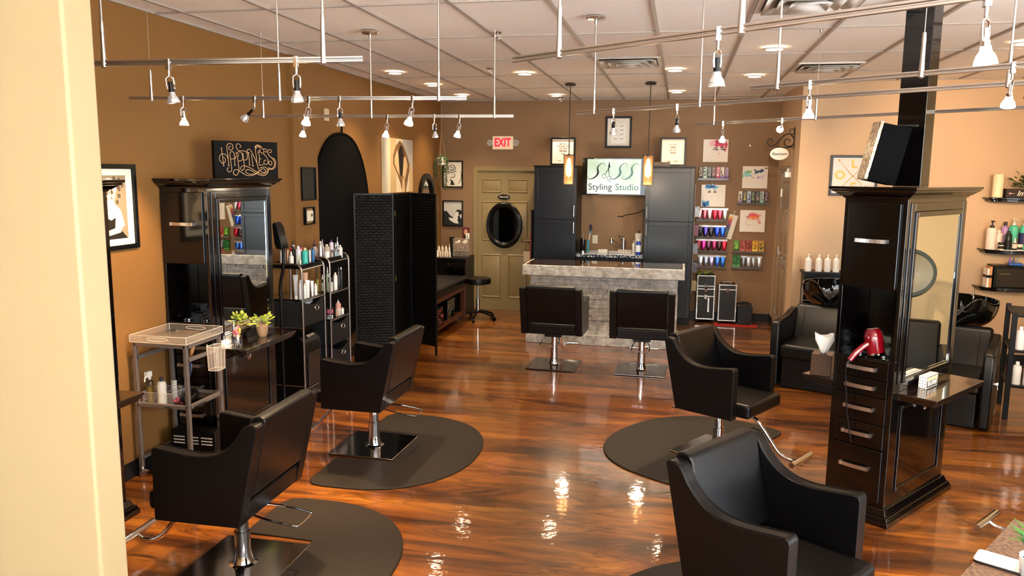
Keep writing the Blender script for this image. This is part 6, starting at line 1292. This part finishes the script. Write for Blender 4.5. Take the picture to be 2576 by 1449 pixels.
for i, (c, x) in enumerate((('#7a5ab0', 3.43), ('#55607a', 3.465), ('#8f8f98', 3.50))): tag(obj('nail_polish', MB().cyl((x, 9.16, 1.1355), (x, 9.16, 1.165), .013).cyl((x, 9.16, 1.165), (x, 9.16, 1.195), .007), swatch(c, .2)), ('purple', 'slate', 'grey')[i]+' tiny bottle on the small blue case', 'bottle')
# black cart at far right
t = thing('product_cart', 'black open cart with white bottles at the right edge behind the shampoo chair', 'cart', (3.02, 7.35, 0), R2D(-15))
m = MB()
for sx in (-1, 1):
    for sy in (-1, 1): obj('leg', MB().box(sx*.20-.02, sx*.20+.02, sy*.26-.02, sy*.26+.02, 0, .92), BLK, t, bevel=.002)
for z in (.30, .60, .90): obj('shelf', MB().box(-.21, .21, -.27, .27, z-.02, z), BLK, t, bevel=.002)
ca, sa = math.cos(R2D(-15)), math.sin(R2D(-15))
for i, (lx_, ly_, z) in enumerate(((-.14, -.20, .30), (-.06, -.20, .30), (.04, -.20, .30), (-.14, -.20, .60), (-.05, -.20, .60), (.05, -.20, .60))):
    bottle('storage_bottle', 'white bottle %s from left on the %s shelf of the black cart' % (('first', 'second', 'third')[i % 3], 'lower' if i < 3 else 'upper'), (3.02+lx_*ca-ly_*sa, 7.35+lx_*sa+ly_*ca, z+.0005), .034, .22, '#d9d9dc', '#e8e8ea', 'shampoo', 'white bottles in the black cart')
# ------------------------------------------------------------------ hood dryer chair seen in the station mirror
t = thing('hood_dryer_chair', 'black chair with clear hood dryer, seen reflected in the right station mirror', 'dryer chair', (2.83, 5.69, 0), R2D(-60))
obj('seat', MB().box(-.28, .28, -.05, .50, .30, .45), LEATH, t, bevel=.03, seg=3); obj('backrest', MB().prism([(.44, .42), (.55, .84), (.64, .84), (.56, .42)], -.28, .28, 'x'), LEATH, t, bevel=.025, seg=3)
for s in (-1, 1): obj('armrest', MB().box(min(s*.27, s*.35), max(s*.27, s*.35), -.05, .55, .02, .66), LEATH, t, bevel=.025, seg=3)
obj('base', MB().box(-.24, .24, 0, .5, 0, .30), BLK, t)
HD = mat('smoky hood plastic', '#7c8482', .08, alpha=.45)
q = Matrix.Translation((0, .44, 1.24)) @ Matrix.Rotation(R2D(62), 4, 'X') @ Matrix.Rotation(PI, 4, 'X')
obj('dryer_hood', MB().lathe([(.19, -.02), (.20, .0), (.195, .06), (.165, .13), (.10, .19), (.04, .205)], n=32, caps=False).xf(q), HD, t, solid=.006)
obj('hood_ring', MB().lathe([(.185, -.03), (.212, -.025), (.212, .0), (.185, .0), (.185, -.03)], n=32, caps=False).xf(q), swatch('#3c4444', .2), t)
obj('hood_arm', MB().tube(cr([(0, .70, .10), (0, .74, 1.0), (0, .70, 1.24), (0, .60, 1.26)], 6), .022, 10), CHROME, t)
# ------------------------------------------------------------------ desk at bottom right
a = R2D(-34)
t = thing('reception_desk', 'brown laminate desk corner at the bottom right of the picture', 'desk', (1.03, 2.53, 0), a)
DT, nt, b, N, L = nodes('brown speckled laminate')
tc = N('TexCoord'); n1 = N('TexNoise'); n1.inputs['Scale'].default_value = 90; n1.inputs['Detail'].default_value = 5; L(tc.outputs['Object'], n1.inputs['Vector']); rp = N('ValToRGB'); ramp(rp, [(.35, '#3f2f26'), (.65, '#6b5546')]); L(n1.outputs[0], rp.inputs[0]); L(rp.outputs[0], b.inputs['Base Color']); b.inputs['Roughness'].default_value = .38
obj('desk_top', MB().box(0, .75, -1.3, 0, .965, 1.0), DT, t, bevel=.003)
obj('carcass', MB().box(.04, .73, -1.28, -.03, 0, .965), BLK, t)
ca, sa = math.cos(a), math.sin(a)
def DK(x, y): return (1.03+x*ca-y*sa, 2.53+x*sa+y*ca)
t = thing('phone', 'white marble cased phone lying on the bottom right desk', 'phone', (.893, 2.196, 1.0005), R2D(-30))
rr = [(x, y) for x, y in ((-.036, -.072), (.036, -.072), (.036, .072), (-.036, .072))]
def rrect(w_, h_, r0, n=5):
    o = []
    for cx, cy, a0 in ((w_-r0, h_-r0, 0), (-w_+r0, h_-r0, PI/2), (-w_+r0, -h_+r0, PI), (w_-r0, -h_+r0, 1.5*PI)): o += [(cx+r0*math.cos(a0+PI/2*i/n), cy+r0*math.sin(a0+PI/2*i/n)) for i in range(n+1)]
    return o
obj('phone_body', MB().prism(rrect(.076, .037, .010), .0, .007, 'z'), BLKG, t, bevel=.001); obj('marble_case', MB().prism(rrect(.0765, .0375, .011), .0072, .011, 'z'), mat('white marble case', '#cfc4bb', .25, var=.06, bscale=30), t, bevel=.001)
t = thing('desk_plant', 'spiky green grass plant in a white pot at the bottom right corner', 'potted plant', (.938, 2.135, 1.0005))
obj('pot', MB().lathe([(.032, 0), (.040, .01), (.044, .06), (.040, .06), (.036, .05)], n=28, caps=False), swatch('#cfd6dc', .3), t); obj('pebbles', MB().lathe([(.001, .05), (.037, .048)], n=20, caps=False), swatch('#3c3a3c'), t)
r = random.Random(12); m = MB()
for i in range(46):
    an = r.random()*2*PI; ln = r.uniform(.07, .13); sp_ = r.uniform(.15, .95); d = Vector((math.cos(an), math.sin(an), 0)); s_ = Vector((-math.sin(an), math.cos(an), 0)); w0 = .0035
    base = Vector((0, 0, .048))+d*r.random()*.015; mid = base+d*ln*.45*sp_+Vector((0, 0, ln*.6)); tip = base+d*ln*1.0*sp_+Vector((0, 0, ln*(1-.35*sp_)))
    m.add([base-s_*w0, base+s_*w0, mid+s_*w0*1.1+d*.001, mid-s_*w0*1.1, tip], [(0, 1, 2, 3), (3, 2, 4)])
obj('grass_blades', m, mat('bright green grass', '#276616', .5), t)
